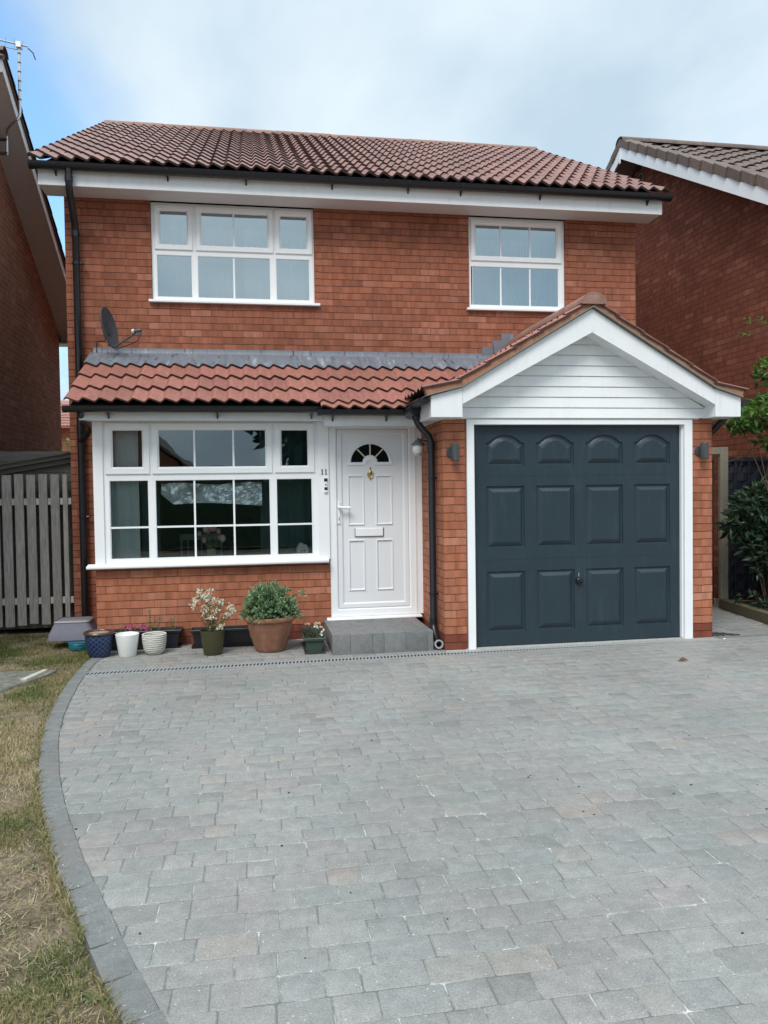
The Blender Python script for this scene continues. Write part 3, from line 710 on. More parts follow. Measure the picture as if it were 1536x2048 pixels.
# ---- tiles
def wave(u, pitch, amp):
    ph = 2*math.pi*u/pitch
    return amp*(0.5+0.5*math.sin(ph+0.55*math.sin(ph)))
def tiles(mb, O, Ud, Sd, width, nc, gauge, pitch=0.15, amp=0.036, tw=0.30, th=0.017, m=16, lap=0.06, rise=0.03, clip=None, jit=1.0):
    O, Ud, Sd = Vector(O), Vector(Ud).normalized(), Vector(Sd).normalized()
    N = Ud.cross(Sd); N = N if N.z > 0 else -N
    nt_ = int(math.ceil(width/tw-1e-6))
    for k in range(nc):
        for j in range(nt_):
            ds = U(-0.004, 0.004)*jit; dh = U(0, 0.003)*jit; du = U(-.001, .001)
            v = []; f = []
            uu = [j*tw+i/m*tw for i in range(m+1)]
            uu = [q for q in uu if q <= width+1e-4]
            if len(uu) < 2: continue
            for q in uu:
                wv = wave(q, pitch, amp)
                base = O+Ud*(q+du)
                s0 = k*gauge+ds; s1 = (k+1)*gauge+lap
                v += [base+Sd*s0+N*(wv+rise+dh), base+Sd*s1+N*(wv+dh+0.002), base+Sd*s0+N*(wv+rise+dh-th), base+Sd*s1+N*(wv+dh-th)]
            if clip and not clip(O+Ud*(sum(uu)/len(uu))+Sd*(k+0.5)*gauge): continue
            e = 4*(len(uu)-1); f2 = [(0, 1, 3, 2), (e+2, e+3, e+1, e)]
            for i in range(len(uu)-1):
                a = 4*i; b = a+4
                f.append((a, b, b+1, a+1)); f2 += [(a+2, b+2, b, a), (a+3, b+3, b+2, a+2)]
            rr_ = random.random(); o_ = len(mb.v)
            mb.add(v, f, rr_); k0 = len(mb.f)
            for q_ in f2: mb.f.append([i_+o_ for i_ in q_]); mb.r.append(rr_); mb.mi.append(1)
def ridge(mb, a, b, rad=0.11, seg=0.45, flat=0.8):
    a, b = Vector(a), Vector(b); L_ = (b-a).length; d = (b-a).normalized(); side = d.cross(Vector((0, 0, 1))).normalized()
    nn_ = max(1, round(L_/seg))
    for i in range(nn_):
        p0 = a+d*(L_*i/nn_+0.003); p1 = a+d*(L_*(i+1)/nn_-0.003); dz = U(-.003, .003)
        def arc(p, q): return [p+side*math.cos(math.pi*j/12)*q+Vector((0, 0, math.sin(math.pi*j/12)*q*flat+dz)) for j in range(13)]
        mb.loops([arc(p0, rad-0.015), arc(p0, rad), arc(p1, rad), arc(p1, rad-0.015)], closed=False)
rf = MB()
ta = ROOF_T
tiles(rf, (-3.905, 1.435, 4.875), (1, 0, 0), (0, math.cos(ta), math.sin(ta)), 7.03, 15, 4.96/15, amp=0.042, rise=0.026, th=0.024)
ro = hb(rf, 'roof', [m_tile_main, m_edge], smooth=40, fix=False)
rb = MB(); tiles(rb, (-3.905, 10.18, 4.875), (1, 0, 0), (0, -math.cos(ta), math.sin(ta)), 7.03, 15, 4.96/15, m=8)
hb(rb, 'rear_roof', [m_tile_main, m_edge], smooth=40, fix=False)
un = MB(); un.prism([(1.50, 4.865), (5.80, 7.18), (10.12, 4.865), (10.1, 4.845), (5.80, 7.10), (1.52, 4.845)], 0, -3.80, 3.02)
hb(un, 'roof_felt', m_dark, smooth=0)
rg = MB(); ridge(rg, (-3.90, 5.80, 7.20), (3.12, 5.80, 7.20), 0.12)
hb(rg, 'ridge_tile', m_ridge, ro, smooth=40)

# ---- lean-to roof over bay and porch
TL = R(27.6)
SL = (0, math.cos(TL), math.sin(TL))
ln = MB()
PW = 0.1455
tiles(ln, (-3.405, 0.505, 2.315), (1, 0, 0), SL, 4.656, 4, 0.335, pitch=PW, tw=2*PW, clip=lambda p: p.x < 0.75)
e0_ = Vector((-3.405+16*PW, 0.505, 2.315))-Vector(SL)*0.105
tiles(ln, e0_, (1, 0, 0), SL, 1.6, 1, 0.105, pitch=PW, tw=2*PW, lap=0.12, rise=0.012)
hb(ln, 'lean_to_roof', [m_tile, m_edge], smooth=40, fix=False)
lu = MB(); lu.prism([(0.56, 2.315), (1.86, 3.0), (1.86, 2.96), (0.56, 2.28)], 0, -3.36, 0.3)
hb(lu, 'lean_to_felt', m_dark, smooth=0)
# lead apron dressed over the tiles
ld = MB(); Nl = Vector((0, -math.sin(TL), math.cos(TL)))
xs = [-3.40+i*0.0188 for i in range(238)]
def leadrow(s, hmul, extra): return [Vector((x, 0.505, 2.315))+Vector(SL)*(s+0.006*math.sin(x*7))+Nl*(wave(x+3.405, PW, 0.036)*hmul+extra+0.003*noise.noise(Vector((x*6, s*8, 0)))) for x in xs]
LS = [leadrow(1.00, 1.0, 0.032), leadrow(1.005, 1.0, 0.040), leadrow(1.10, 0.75, 0.043), leadrow(1.22, 0.35, 0.046), leadrow(1.36, 0.1, 0.047)]
LS.append([Vector((x, 1.835, 3.01)) for x in xs]); LS.append([Vector((x, 1.852, 3.030)) for x in xs]); LS.append([Vector((x, 1.854, 3.072+0.0015*math.sin(x*11))) for x in xs]); LS.append([Vector((x, 1.863, 3.076)) for x in xs])
ld.loops(LS, closed=False)
for x_ in (-2.0, -0.55, 0.42):      # lap joints between lead lengths
    q = [(x_, 1.01), (x_+0.012, 1.01), (x_+0.012, 1.38), (x_, 1.38)]
    ld.add([Vector((a, 0.505, 2.315))+Vector(SL)*b+Nl*(wave(a+3.405, PW, .036)*(1.0-min(1, (b-1.0)/.4))+0.053) for a, b in q], [(0, 1, 2, 3)])
hb(ld, 'lead_flashing', m_lead, smooth=50, fix=False)
sf = MB()
for i, (xa, xb, za, zb) in enumerate(((0.95, 1.12, 3.0, 3.15), (1.08, 1.22, 3.08, 3.23), (1.19, 1.33, 3.15, 3.31))):
    sf.add([(xa, 1.853-0.002*i, za), (xb, 1.853-0.002*i, za), (xb, 1.853-0.002*i, zb), (xa+0.05, 1.853-0.002*i, zb), (xa-0.01, 1.853-0.002*i, zb)], [(0, 1, 2, 3, 4)])
hb(sf, 'stepped_flashing', m_lead, smooth=0)
# bay / porch fascias
bf = MB(); bf.box(-3.312, -1.012, 0.69, 0.706, 2.188, 2.30); bf.box(-3.312, -1.012, 0.7065, 0.895, 2.192, 2.204)
bf.box(-3.318, -3.3123, 0.686, 1.0, 2.186, 2.30)
hb(bf, 'bay_fascia', m_fascia, bevel=0.002)
pf = MB(); pf.box(-1.024, -0.10, 0.615, 0.631, 2.132, 2.262); pf.box(-1.024, -0.06, 0.6315, 0.885, 2.136, 2.148); pf.box(-1.030, -1.0243, 0.612, 0.885, 2.130, 2.262)
pf.box(-0.10, -0.05, 0.5, 0.895, 2.136, 2.30)
hb(pf, 'porch_fascia', m_fascia, bevel=0.002)

# ---- gutters and pipes
def gutter(pts, rad=0.056, name='gutter'):
    g_ = MB(); pts = [Vector(p) for p in pts]; LS = []
    d = (pts[1]-pts[0]).normalized(); side = d.cross(Vector((0, 0, 1))).normalized()
    prof = [(math.cos(t_)*rad, math.sin(t_)*rad) for t_ in [math.pi+math.pi*j/12 for j in range(13)]]
    inn = [(a*0.93, b*0.93+0.0) for a, b in prof[::-1]]
    pr = prof+[(rad*1.04, 0.006), (rad*0.9, 0.006)]+inn+[(-rad*0.9, 0.006), (-rad*1.04, 0.006)]
    for p in pts: LS.append([p+side*a+Vector((0, 0, b)) for a, b in pr])
    g_.loops(LS, first=True, last=True)
    # stop ends and union brackets
    for p, s in ((pts[0], 1), (pts[-1], -1)):
        g_.loops([[p-d*s*0.004+side*a*1.08+Vector((0, 0, b*1.08)) for a, b in prof], [p+d*s*0.03+side*a*1.08+Vector((0, 0, b*1.08)) for a, b in prof]], first=True, closed=True)
    return hb(g_, name, m_black, smooth=40)
def brackets(par, xs, y, z, yw, rad=0.056):
    for x in xs:
        b_ = MB(); pr = [(math.cos(t_)*rad*1.12, math.sin(t_)*rad*1.12) for t_ in [math.pi+math.pi*j/10 for j in range(11)]]
        pi_ = [(a*0.9, b*0.9) for a, b in pr[::-1]]
        b_.loops([[(x-0.012, y+a, z+b) for a, b in pr+pi_], [(x+0.012, y+a, z+b) for a, b in pr+pi_]], True, True)
        b_.prism([(yw, z-0.02), (yw, z-0.10), (y+rad*0.3, z-rad-0.004)], 0, x-0.008, x+0.008)
        o_ = b_.build('gutter_bracket', m_black, smooth=0); o_.parent = par
        
gm = gutter([(-3.90, 1.485, 4.862), (3.125, 1.485, 4.862)], 0.058)
brackets(gm, [-3.66, -2.55, -1.74, -0.82, 0.02, 0.62, 1.55, 2.86], 1.485, 4.862, 1.5445)
gu2 = gutter([(-3.43, 0.585, 2.300), (-1.06, 0.585, 2.300)], 0.05)
brackets(gu2, [-3.05, -2.05, -1.15], 0.585, 2.300, 0.6895, 0.05)
gu3 = gutter([(-1.10, 0.535, 2.268), (-0.17, 0.535, 2.268)], 0.05)
brackets(gu3, [-0.95, -0.42], 0.535, 2.268, 0.6145, 0.05)
# garage side gutters running back along both eaves
gl_ = gutter([(-0.215, -0.19, 2.300), (-0.215, 0.55, 2.300)], 0.05)
gr_ = gutter([(2.915, -0.19, 2.300), (2.915, 1.8, 2.300)], 0.05)
def pipe(pts, rad, name, col=m_black, collars=(), clips=(), clip_dir=(0, 1, 0), k=14):
    p_ = MB(); p_.tube(pts, rad, k)
    for q in collars: p_.tube([(q[0], q[1], q[2]-0.03), (q[0], q[1], q[2]+0.03)], rad*1.13, k)
    o_ = hb(p_, name, col, smooth=40)
    for q in clips:
        c_ = MB(); c_.tube([(q[0], q[1], q[2]-0.012), (q[0], q[1], q[2]+0.012)], rad*1.2, k)
        d = Vector(clip_dir); e = Vector(q)+d*rad*1.6
        s_2 = Vector((d.y, d.x, 0))
        c_.tube([Vector(q)+d*rad, Vector(q)+d*(rad+0.04)], 0.011, 6)
        c_.tube([Vector(q)+d*(rad+0.035)-s_2*0.03+Vector((0, 0, 0)), Vector(q)+d*(rad+0.035)+s_2*0.03], 0.008, 6)
        a_ = c_.build('pipe_clip', m_black, smooth=40); a_.parent = o_
    return o_
pipe([(-3.525, 1.485, 4.83), (-3.525, 1.485, 4.66), (-3.527, 1.51, 4.60), (-3.538, 1.76, 4.36), (-3.54, 1.795, 4.30), (-3.54, 1.795, 3.0), (-3.54, 1.795, 0.02)], 0.036, 'downpipe',
     collars=[(-3.525, 1.485, 4.72), (-3.54, 1.795, 4.26), (-3.54, 1.795, 2.2)], clips=[(-3.54, 1.795, 3.95), (-3.54, 1.795, 1.25), (-3.54, 1.795, 2.6)], clip_dir=(1, 0, 0))
pipe([(-3.30, 0.62, 2.27), (-3.30, 0.75, 2.20), (-3.36, 1.45, 2.19), (-3.45, 1.72, 2.13), (-3.555, 1.795, 2.05)], 0.030, 'branch_pipe')
pipe([(-0.175, 0.30, 2.27), (-0.175, 0.30, 2.14), (-0.155, 0.29, 2.10), (-0.075, 0.26, 2.00), (-0.052, 0.25, 1.94), (-0.052, 0.25, 0.22), (-0.052, 0.225, 0.16), (-0.050, 0.12, 0.075), (-0.050, 0.075, 0.055)], 0.034, 'downpipe',
     collars=[(-0.175, 0.30, 2.20), (-0.052, 0.25, 1.90), (-0.052, 0.25, 0.24)], clips=[(-0.052, 0.25, 1.60), (-0.052, 0.25, 0.50)], clip_dir=(1, 0, 0))
rim = MB(); rim.lathe([(0.028, 0), (0.042, 0), (0.042, 0.03), (0.028, 0.03)], (0, 0, 0), 18)
ro2 = rim.build('pipe_shoe', m_grate, smooth=30); ro2.parent = H; ro2.matrix_parent_inverse = HP
ro2.location = (-0.050, 0.062, 0.050); ro2.rotation_euler = (R(78), 0, 0)
# hopper junction at the valley: gutter angle
ga = MB(); ga.tube([(-0.20, 0.53, 2.235), (-0.215, 0.42, 2.245), (-0.215, 0.20, 2.245)], 0.052, 12); ga.tube([(-0.19, 0.30, 2.24), (-0.175, 0.30, 2.16)], 0.046, 12)
hb(ga, 'gutter_angle', m_black, smooth=40)
pipe([(2.90, 0.05, 2.26), (2.88, 0.06, 2.16), (2.80, 0.12, 2.05), (2.745, 0.16, 1.99), (2.74, 0.20, 1.90), (2.74, 0.8, 1.86)], 0.032, 'downpipe')
cbx = MB(); cbx.tube([(-3.36, 1.83, 3.05), (-3.36, 1.83, 0.5)], 0.005, 6); hb(cbx, 'cable', m_black)
cbx = MB(); cbx.tube([(-3.27, 1.80, 2.1), (-3.27, 1.80, 0.42), (-3.255, 1.2, 0.36)], 0.005, 6); hb(cbx, 'cable', m_black)

# ---- garage gable
AX, AZ = 1.366, 3.131
def rake(off_top):
    """outline of verge line left->apex->right raised by off_top"""
    return [(-0.155, 2.323+off_top), (0.137, 2.40+off_top), (AX, AZ+off_top), (2.595, 2.405+off_top), (2.862, 2.325+off_top)]
top = rake(0)
gb = MB()
gb.prism([(-0.155, 2.133), (0.132, 2.133), (0.132, 2.40), (-0.155, 2.323)], 1, -0.215, 1.0)       # left eaves box
hb(gb, 'eaves_box', m_fascia, bevel=0.003); gb = MB()
gb.prism([(2.600, 2.142), (2.862, 2.142), (2.862, 2.325), (2.600, 2.405)], 1, -0.215, 1.6)
hb(gb, 'eaves_box', m_fascia, bevel=0.003)
bg_ = MB()
bg_.prism([(0.134, 2.253), (0.134, 2.398), (AX-0.001, 3.128), (AX-0.001, 2.912)], 1, -0.212, -0.19)
bg_.prism([(2.598, 2.258), (2.598, 2.400), (AX+0.001, 3.128), (AX+0.001, 2.912)], 1, -0.212, -0.19)
bg_.box(AX-0.006, AX+0.006, -0.2135, -0.2122, 2.925, 3.115)
# soffit under the rakes
bg_.prism([(0.134, 2.253), (0.134, 2.266), (AX, 2.925), (2.598, 2.271), (2.598, 2.258), (AX, 2.912)], 1, -0.1895, -0.03)
bo = hb(bg_, 'barge_board', m_fascia, smooth=0)
# shiplap
cl = MB(); zc_ = 2.146; i = 0
while zc_ < 2.90:
    z1_ = min(zc_+0.0985, 2.915)
    def xr(z): return max(0.0, (2.925-z)/0.5375)
    h0, h1_ = min(xr(zc_), 1.235), min(xr(z1_), 1.235)
    cl.add([(AX-h0, -0.036, zc_), (AX+h0, -0.036, zc_), (AX+h1_, -0.030, z1_-0.012), (AX-h1_, -0.030, z1_-0.012), (AX+h1_, -0.018, z1_), (AX-h1_, -0.018, z1_), (AX-h0, -0.018, zc_), (AX+h0, -0.018, zc_)],
           [(0, 1, 2, 3), (3, 2, 4, 5), (6, 7, 1, 0)])
    zc_ += 0.0985
cl.box(0.13, 2.55, -0.017, 0.0, 2.137, 2.35)
hb(cl, 'gable_cladding', m_clad, smooth=0)
# verge mortar bed + undercloak
vm = MB()
def vbed(a, b, t0, t1, y0, y1):
    a, b = Vector((a[0], 0, a[1])), Vector((b[0], 0, b[1])); d = (b-a); nseg = max(2, int(d.length/0.035))
    nn2 = Vector((-d.z, 0, d.x)).normalized()
    LSv = []
    for i in range(nseg+1):
        p = a+d*i/nseg; jt = 0.004*noise.noise(Vector((p.x*21, p.z*21, 0)))*1.6; jy = 0.004*noise.noise(Vector((p.x*33, 3, p.z*30)))
        q0 = p+nn2*t0; q1 = p+nn2*(t1+jt)
        LSv.append([(q0.x, y0+jy, q0.z), (q1.x, y0+jy+0.004, q1.z), (q1.x, y1, q1.z), (q0.x, y1, q0.z)])
    vm.loops(LSv, True, True)
L0, L1, L2, L3, L4 = (-0.20, 2.330), (0.137, 2.416), (AX, 3.150), (2.595, 2.421), (2.868, 2.335)
for a, b in ((L0, L1), (L1, L2), (L2, L3), (L3, L4)): vbed(a, b, 0.0, 0.062, -0.235, -0.16)
hb(vm, 'verge_mortar', m_mort, smooth=50)
uc = MB()
for a, b in ((L0, L1), (L1, L2), (L2, L3), (L3, L4)):
    d = (Vector(b)-Vector(a)).normalized(); nn2 = Vector((-d.y, d.x))*0.011
    uc.prism([(a[0], a[1]-0.011), (b[0], b[1]-0.011), (b[0], b[1]), (a[0], a[1])], 1, -0.25, 1.5)
hb(uc, 'undercloak', simple('grey_undercloak', (0.22, 0.20, 0.17), 0.9, 0.2, 20), smooth=0)
gt_ = MB()
for sg, xe in ((1, -0.232), (-1, 2.925)):
    ff = MB()
    A0 = Vector((xe, -0.248, 2.368)); A1 = Vector((xe+sg*0.335, -0.248, 2.447)); A2 = Vector((AX, -0.248, 3.186))
    tiles(gt_, A0, (0, 1, 0), A1-A0, 2.10, 1, (A1-A0).length, amp=0.026, rise=0.016, th=0.013, lap=0.02)
    tiles(gt_, A1, (0, 1, 0), A2-A1, 2.10, 5, (A2-A1).length/5, amp=0.026, rise=0.018, th=0.013, lap=0.04)
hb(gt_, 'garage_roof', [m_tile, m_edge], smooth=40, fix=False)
gr2 = MB(); ridge(gr2, (AX, -0.262, 3.165), (AX, 1.86, 3.165), 0.125, 0.44, 0.85)
# mortar plug closing the first ridge tile
gr2.loops([[(AX+math.cos(math.pi*j/12)*0.115, -0.256, 3.158+math.sin(math.pi*j/12)*0.098) for j in range(13)], [(AX+math.cos(math.pi*j/12)*0.09, -0.262, 3.160+math.sin(math.pi*j/12)*0.078) for j in range(13)]], last=True)
hb(gr2, 'garage_ridge_tile', m_ridge, smooth=40)

# ---- garage door and frame
gf = MB()
gf.box(0.222, 0.290, -0.022, 0.12, 0.0, 2.133); gf.box(2.395, 2.479, -0.022, 0.12, 0.0, 2.133); gf.box(0.290, 2.395, -0.022, 0.12, 2.086, 2.133)
gf.box(0.2905, 0.302, 0.012, 0.11, 0.01, 2.0855); gf.box(2.383, 2.3945, 0.012, 0.11, 0.01, 2.0855)
gf.box(2.432, 2.437, -0.0245, -0.0223, 0.0, 2.13)
hb(gf, 'garage_frame', m_upvc, bevel=0.004)
gd = MB(); y0 = 0.05
X = [0.296, 0.857, 1.352, 1.851, 2.389]; Zr = [0.012, 0.822, 1.610, 2.084]
PX = [(0.425, 0.797), (0.915, 1.293), (1.411, 1.793), (1.908, 2.283)]
PZ = [(0.14, 0.712), (0.93, 1.515), (1.705, 1.922)]
for ci in range(4):
    for ri in range(3):
        cx0, cx1, cz0, cz1 = X[ci], X[ci+1], Zr[ri], Zr[ri+1]; px0, px1 = PX[ci]; pz0, pz1 = PZ[ri]
        def outline(ins):
            a, b, c_, d = px0+ins, px1-ins, pz0+ins, pz1-ins*0.9
            if ri < 2: top_ = [(b, d), (a, d)]
            else:
                top_ = []
                for q in range(17):
                    t_ = 1-q/16; x_ = a+(b-a)*t_
                    # ogee head: flat shoulders rising into a round centre
                    s = abs(t_-0.5)*2
                    hh = 0.074*max(0, 1-(s/0.84)**2)**0.85
                    top_.append((x_, d+hh))
            return [(a, c_), (b, c_)]+top_
        base = outline(0)
        cell = [(cx0, cz0), (cx1, cz0)]+[(cx1 if i_ == 0 else (cx0 if i_ == len(base)-3 else x_), cz1) for i_, (x_, z_) in enumerate(base[2:])]
        prof = [(cell, y0)] + [(outline(i_), y_) for i_, y_ in ((0, y0), (0.006, y0+0.013), (0.020, y0+0.015), (0.024, y0+0.012), (0.062, y0-0.0035), (0.066, y0-0.0035))]
        gd.loops([[(x_, yy_, z_) for x_, z_ in lp_] for lp_, yy_ in prof], last=True)
gdo = hb(gd, 'garage_door', m_garage, smooth=22, fix=False)
sm = MB()
for z_ in (0.822, 1.610): sm.box(0.30, 2.385, 0.0492, 0.0500, z_-0.0007, z_+0.0007)
sm.box(0.30, 2.385, 0.044, 0.058, 0.002, 0.012)
a_ = sm.build('door_seal', m_dark, smooth=0); a_.parent = gdo
hd = MB(); hd.lathe([(0.0, 0), (0.030, 0), (0.034, 0.006), (0.034, 0.02), (0.026, 0.03), (0.0, 0.032)], (0, 0, 0), 20)
for i_ in range(len(hd.v)): a, b, c_ = hd.v[i_]; hd.v[i_] = (1.333+a, y0-c_, 0.600+b)
hd.box(1.303, 1.363, y0-0.045, y0-0.024, 0.594, 0.616)
a_ = hd.build('door_handle', m_black, smooth=40, bevel=0.002); a_.parent = gdo
ky = MB(); ky.box(1.326, 1.334, y0-0.012, y0-0.001, 0.64, 0.678)
a_ = ky.build('key_plate', m_steel, smooth=0); a_.parent = gdo
gv = MB(); gv.box(0.21, 2.49, 0.125, 1.85, -0.05, 2.28)
hb(gv, 'garage_interior', m_dark, smooth=0)

# ---- windows
def pane(x0, x1, z0, z1, y, par, m=None):
    p_ = MB(); p_.add([(x0, y, z0), (x1, y, z0), (x1, y, z1), (x0, y, z1)], [(0, 1, 2, 3)])
    o_ = p_.build('pane', m or m_glass, smooth=0, fix=False); o_.parent = par
def sash(par, x0, x1, z0, z1, y, w_=0.060, bars=(), hbars=(), gm_=None):
    """opening light proud of the frame"""
    s2 = MB(); s2.ring(x0, x1, z0, z1, [(0, y+0.02), (0, y-0.012), (0.004, y-0.016), (w_-0.018, y-0.016), (w_-0.012, y-0.010), (w_, y+0.004), (w_, y+0.03)])
    o_ = s2.build('sash', m_upvc, smooth=25); o_.parent = par
    pane(x0+w_-0.002, x1-w_+0.002, z0+w_-0.002, z1-w_+0.002, y+0.012, o_, gm_)
    for b in bars:
        q = MB(); q.box(b-0.009, b+0.009, y+0.006, y+0.0115, z0+w_, z1-w_); a = q.build('glazing_bar', m_upvc, smooth=0); a.parent = o_
def fixed(par, x0, x1, z0, z1, y, bars=(), hbars=(), gm_=None):
    f_ = MB(); f_.ring(x0-0.012, x1+0.012, z0-0.012, z1+0.012, [(0, y+0.0005), (0.003, y-0.002), (0.012, y+0.010), (0.012, y+0.03)])
    o_ = f_.build('glazing_bead', m_upvc, smooth=25); o_.parent = par
    pane(x0-0.002, x1+0.002, z0-0.002, z1+0.002, y+0.014, o_, gm_)
    for b in bars:
        q = MB(); q.box(b-0.009, b+0.009, y+0.008, y+0.0135, z0, z1); a = q.build('glazing_bar', m_upvc, smooth=0); a.parent = o_
    for b in hbars:
        q = MB(); q.box(x0, x1, y+0.0075, y+0.0133, b-0.009, b+0.009); a = q.build('glazing_bar', m_upvc, smooth=0); a.parent = o_
def frame(x0, x1, z0, z1, y, voids, name='window', dep=0.07):
    """slab frame with rectangular openings: built from strips"""
    f_ = MB(); xs_ = sorted(set([x0, x1]+[a for v in voids for a in v[:2]])); zs_ = sorted(set([z0, z1]+[a for v in voids for a in v[2:]]))
    for i in range(len(xs_)-1):
        for j in range(len(zs_)-1):
            cx_, cz_ = (xs_[i]+xs_[i+1])/2, (zs_[j]+zs_[j+1])/2
            if any(v[0] < cx_ < v[1] and v[2] < cz_ < v[3] for v in voids): continue
            f_.add([(xs_[i], y, zs_[j]), (xs_[i+1], y, zs_[j]), (xs_[i+1], y, zs_[j+1]), (xs_[i], y, zs_[j+1])], [(0, 1, 2, 3)])
    for v in voids:
        f_.ring(v[0], v[1], v[2], v[3], [(0, y), (0, y+dep)])
    f_.ring(x0, x1, z0, z1, [(0, y+dep), (0, y)])
    return hb(f_, name, m_upvc, smooth=0, fix=False)
# bay window
yb = YB
fr = frame(-3.235, -0.967, 0.80, 2.19, yb, [(-3.10, -2.737, 0.862, 1.618), (-2.666, -1.563, 0.862, 1.618), (-1.492, -1.142, 0.862, 1.618), (-3.07, -2.77, 1.73, 2.14), (-2.65, -1.58, 1.73, 2.14), (-1.46, -1.16, 1.73, 2.14)], 'bay_window')
fixed(fr, -3.092, -2.740, 0.862, 1.618, yb, hbars=(1.163,))
fixed(fr, -2.664, -1.565, 0.862, 1.618, yb, bars=(-2.297, -1.916), hbars=(1.163,))
fixed(fr, -1.490, -1.144, 0.862, 1.618, yb, hbars=(1.163,))
sash(fr, -3.130, -2.716, 1.682, 2.176, yb, 0.070)
sash(fr, -2.694, -1.532, 1.682, 2.176, yb, 0.068, bars=(-2.290, -1.913))
sash(fr, -1.508, -1.110, 1.682, 2.176, yb, 0.070)
pn = MB(); pn.box(-1.082, -0.967, yb-0.018, yb-0.0005, 0.80, 2.19); a_ = pn.build('side_panel', m_upvc, bevel=0.003); a_.parent = fr
pn = MB(); pn.box(-3.243, -3.150, yb-0.018, yb-0.0005, 0.80, 2.19); pn.box(-3.2445, -3.2355, yb, YM-0.004, 0.80, 2.19)
a_ = pn.build('corner_post', m_upvc, bevel=0.003); a_.parent = fr
sl_ = MB(); sl_.prism([(yb+0.02, 0.770), (yb-0.075, 0.770), (yb-0.085, 0.775), (yb-0.085, 0.797), (yb-0.078, 0.802), (yb+0.02, 0.815)], 0, -3.315, -0.985)
a_ = sl_.build('sill', m_upvc, bevel=0.003); a_.parent = fr
# upstairs windows
yw = YM+0.028
f1_ = frame(-2.772, -1.003, 3.602, 4.665, yw, [(-2.718, -2.350, 3.648, 4.100), (-2.282, -1.496, 3.648, 4.100), (-1.426, -1.058, 3.648, 4.100), (-2.69, -2.38, 4.20, 4.60), (-2.26, -1.50, 4.20, 4.60), (-1.39, -1.07, 4.20, 4.60)], 'window')
fixed(f1_, -2.716, -2.352, 3.650, 4.098, yw, gm_=m_glass_up); fixed(f1_, -2.280, -1.498, 3.650, 4.098, yw, bars=(-1.893,), gm_=m_glass_up); fixed(f1_, -1.424, -1.060, 3.650, 4.098, yw, gm_=m_glass_up)
sash(f1_, -2.738, -2.334, 4.158, 4.640, yw, 0.060, gm_=m_glass_up); sash(f1_, -2.300, -1.456, 4.158, 4.640, yw, 0.062, bars=(-1.888,), gm_=m_glass_up); sash(f1_, -1.434, -1.022, 4.158, 4.640, yw, 0.062, gm_=m_glass_up)
s1_ = MB(); s1_.box(-2.808, -0.944, YM-0.045, yw+0.01, 3.574, 3.6015); a_ = s1_.build('sill', m_upvc, bevel=0.003); a_.parent = f1_
f2_ = frame(0.803, 1.982, 3.602, 4.665, yw, [(0.832, 1.912, 3.650, 4.096), (0.87, 1.90, 4.21, 4.59)], 'window')
fixed(f2_, 0.858, 1.908, 3.652, 4.094, yw, bars=(1.196, 1.556), gm_=m_glass_up)
sash(f2_, 0.832, 1.945, 4.160, 4.640, yw, 0.062, bars=(1.198, 1.560), gm_=m_glass_up)
s2_ = MB(); s2_.box(0.766, 1.990, YM-0.045, yw+0.01, 3.574, 3.6015); a_ = s2_.build('sill', m_upvc, bevel=0.003); a_.parent = f2_

# ---- front door
yd = YB+0.015
df = MB()
df.ring(-0.965, -0.062, 0.205, 2.20, [(0, yd+0.08), (0, yd-0.01), (0.012, yd-0.012), (0.068, yd-0.012), (0.075, yd-0.004), (0.083, yd+0.006), (0.083, yd+0.06)])
dfo = hb(df, 'door_frame', m_upvc, smooth=25)
tr_ = MB(); tr_.box(-0.088, -0.0715, yd-0.016, yd-0.0125, 0.205, 2.19); tr_.box(-0.063, -0.0015, yd-0.004, yd+0.07, 0.205, 2.30)
a_ = tr_.build('trim', m_upvc, bevel=0.001); a_.parent = dfo
ds_ = MB(); ds_.prism([(yd+0.05, 0.178), (yd-0.085, 0.178), (yd-0.09, 0.184), (yd-0.085, 0.198), (yd+0.05, 0.2045)], 0, -1.012, -0.03)
a_ = ds_.build('threshold', m_upvc, bevel=0.002); a_.parent = dfo
dl = MB(); yl = yd+0.004
# leaf: outer stile ring then skin with moulded openings
dl.ring(-0.880, -0.147, 0.29, 2.115, [(0, yl+0.03), (0, yl-0.006), (0.004, yl-0.009), (0.040, yl-0.009), (0.048, yl-0.004), (0.056, yl+0.004)])
panels = [(-0.775, -0.604, 1.137, 1.648), (-0.486, -0.312, 1.137, 1.648), (-0.775, -0.604, 0.465, 0.988), (-0.486, -0.312, 0.465, 0.988)]
FX, FZ, RX, RZz = -0.540, 1.772, 0.205, 0.196
sx0, sx1, sz0, sz1 = -0.824, -0.203, 0.346, 2.059
# skin grid with voids for panels; fanlight area is one cell
fv = (FX-0.235, FX+0.235, FZ-0.03, FZ+0.225)
voids = panels+[fv]
xs_ = sorted(set([sx0, sx1]+[a for v in voids for a in v[:2]])); zs_ = sorted(set([sz0, sz1]+[a for v in voids for a in v[2:]]))
for i in range(len(xs_)-1):
    for j in range(len(zs_)-1):
        cx_, cz_ = (xs_[i]+xs_[i+1])/2, (zs_[j]+zs_[j+1])/2
        if any(v[0] < cx_ < v[1] and v[2] < cz_ < v[3] for v in voids): continue
        dl.add([(xs_[i], yl+0.004, zs_[j]), (xs_[i+1], yl+0.004, zs_[j]), (xs_[i+1], yl+0.004, zs_[j+1]), (xs_[i], yl+0.004, zs_[j+1])], [(0, 1, 2, 3)])
for v in panels:
    dl.ring(*v, [(0, yl+0.004), (0.003, yl-0.005), (0.010, yl-0.006), (0.016, yl+0.008), (0.020, yl+0.010), (0.030, yl+0.007), (0.034, yl+0.007)], last=True)
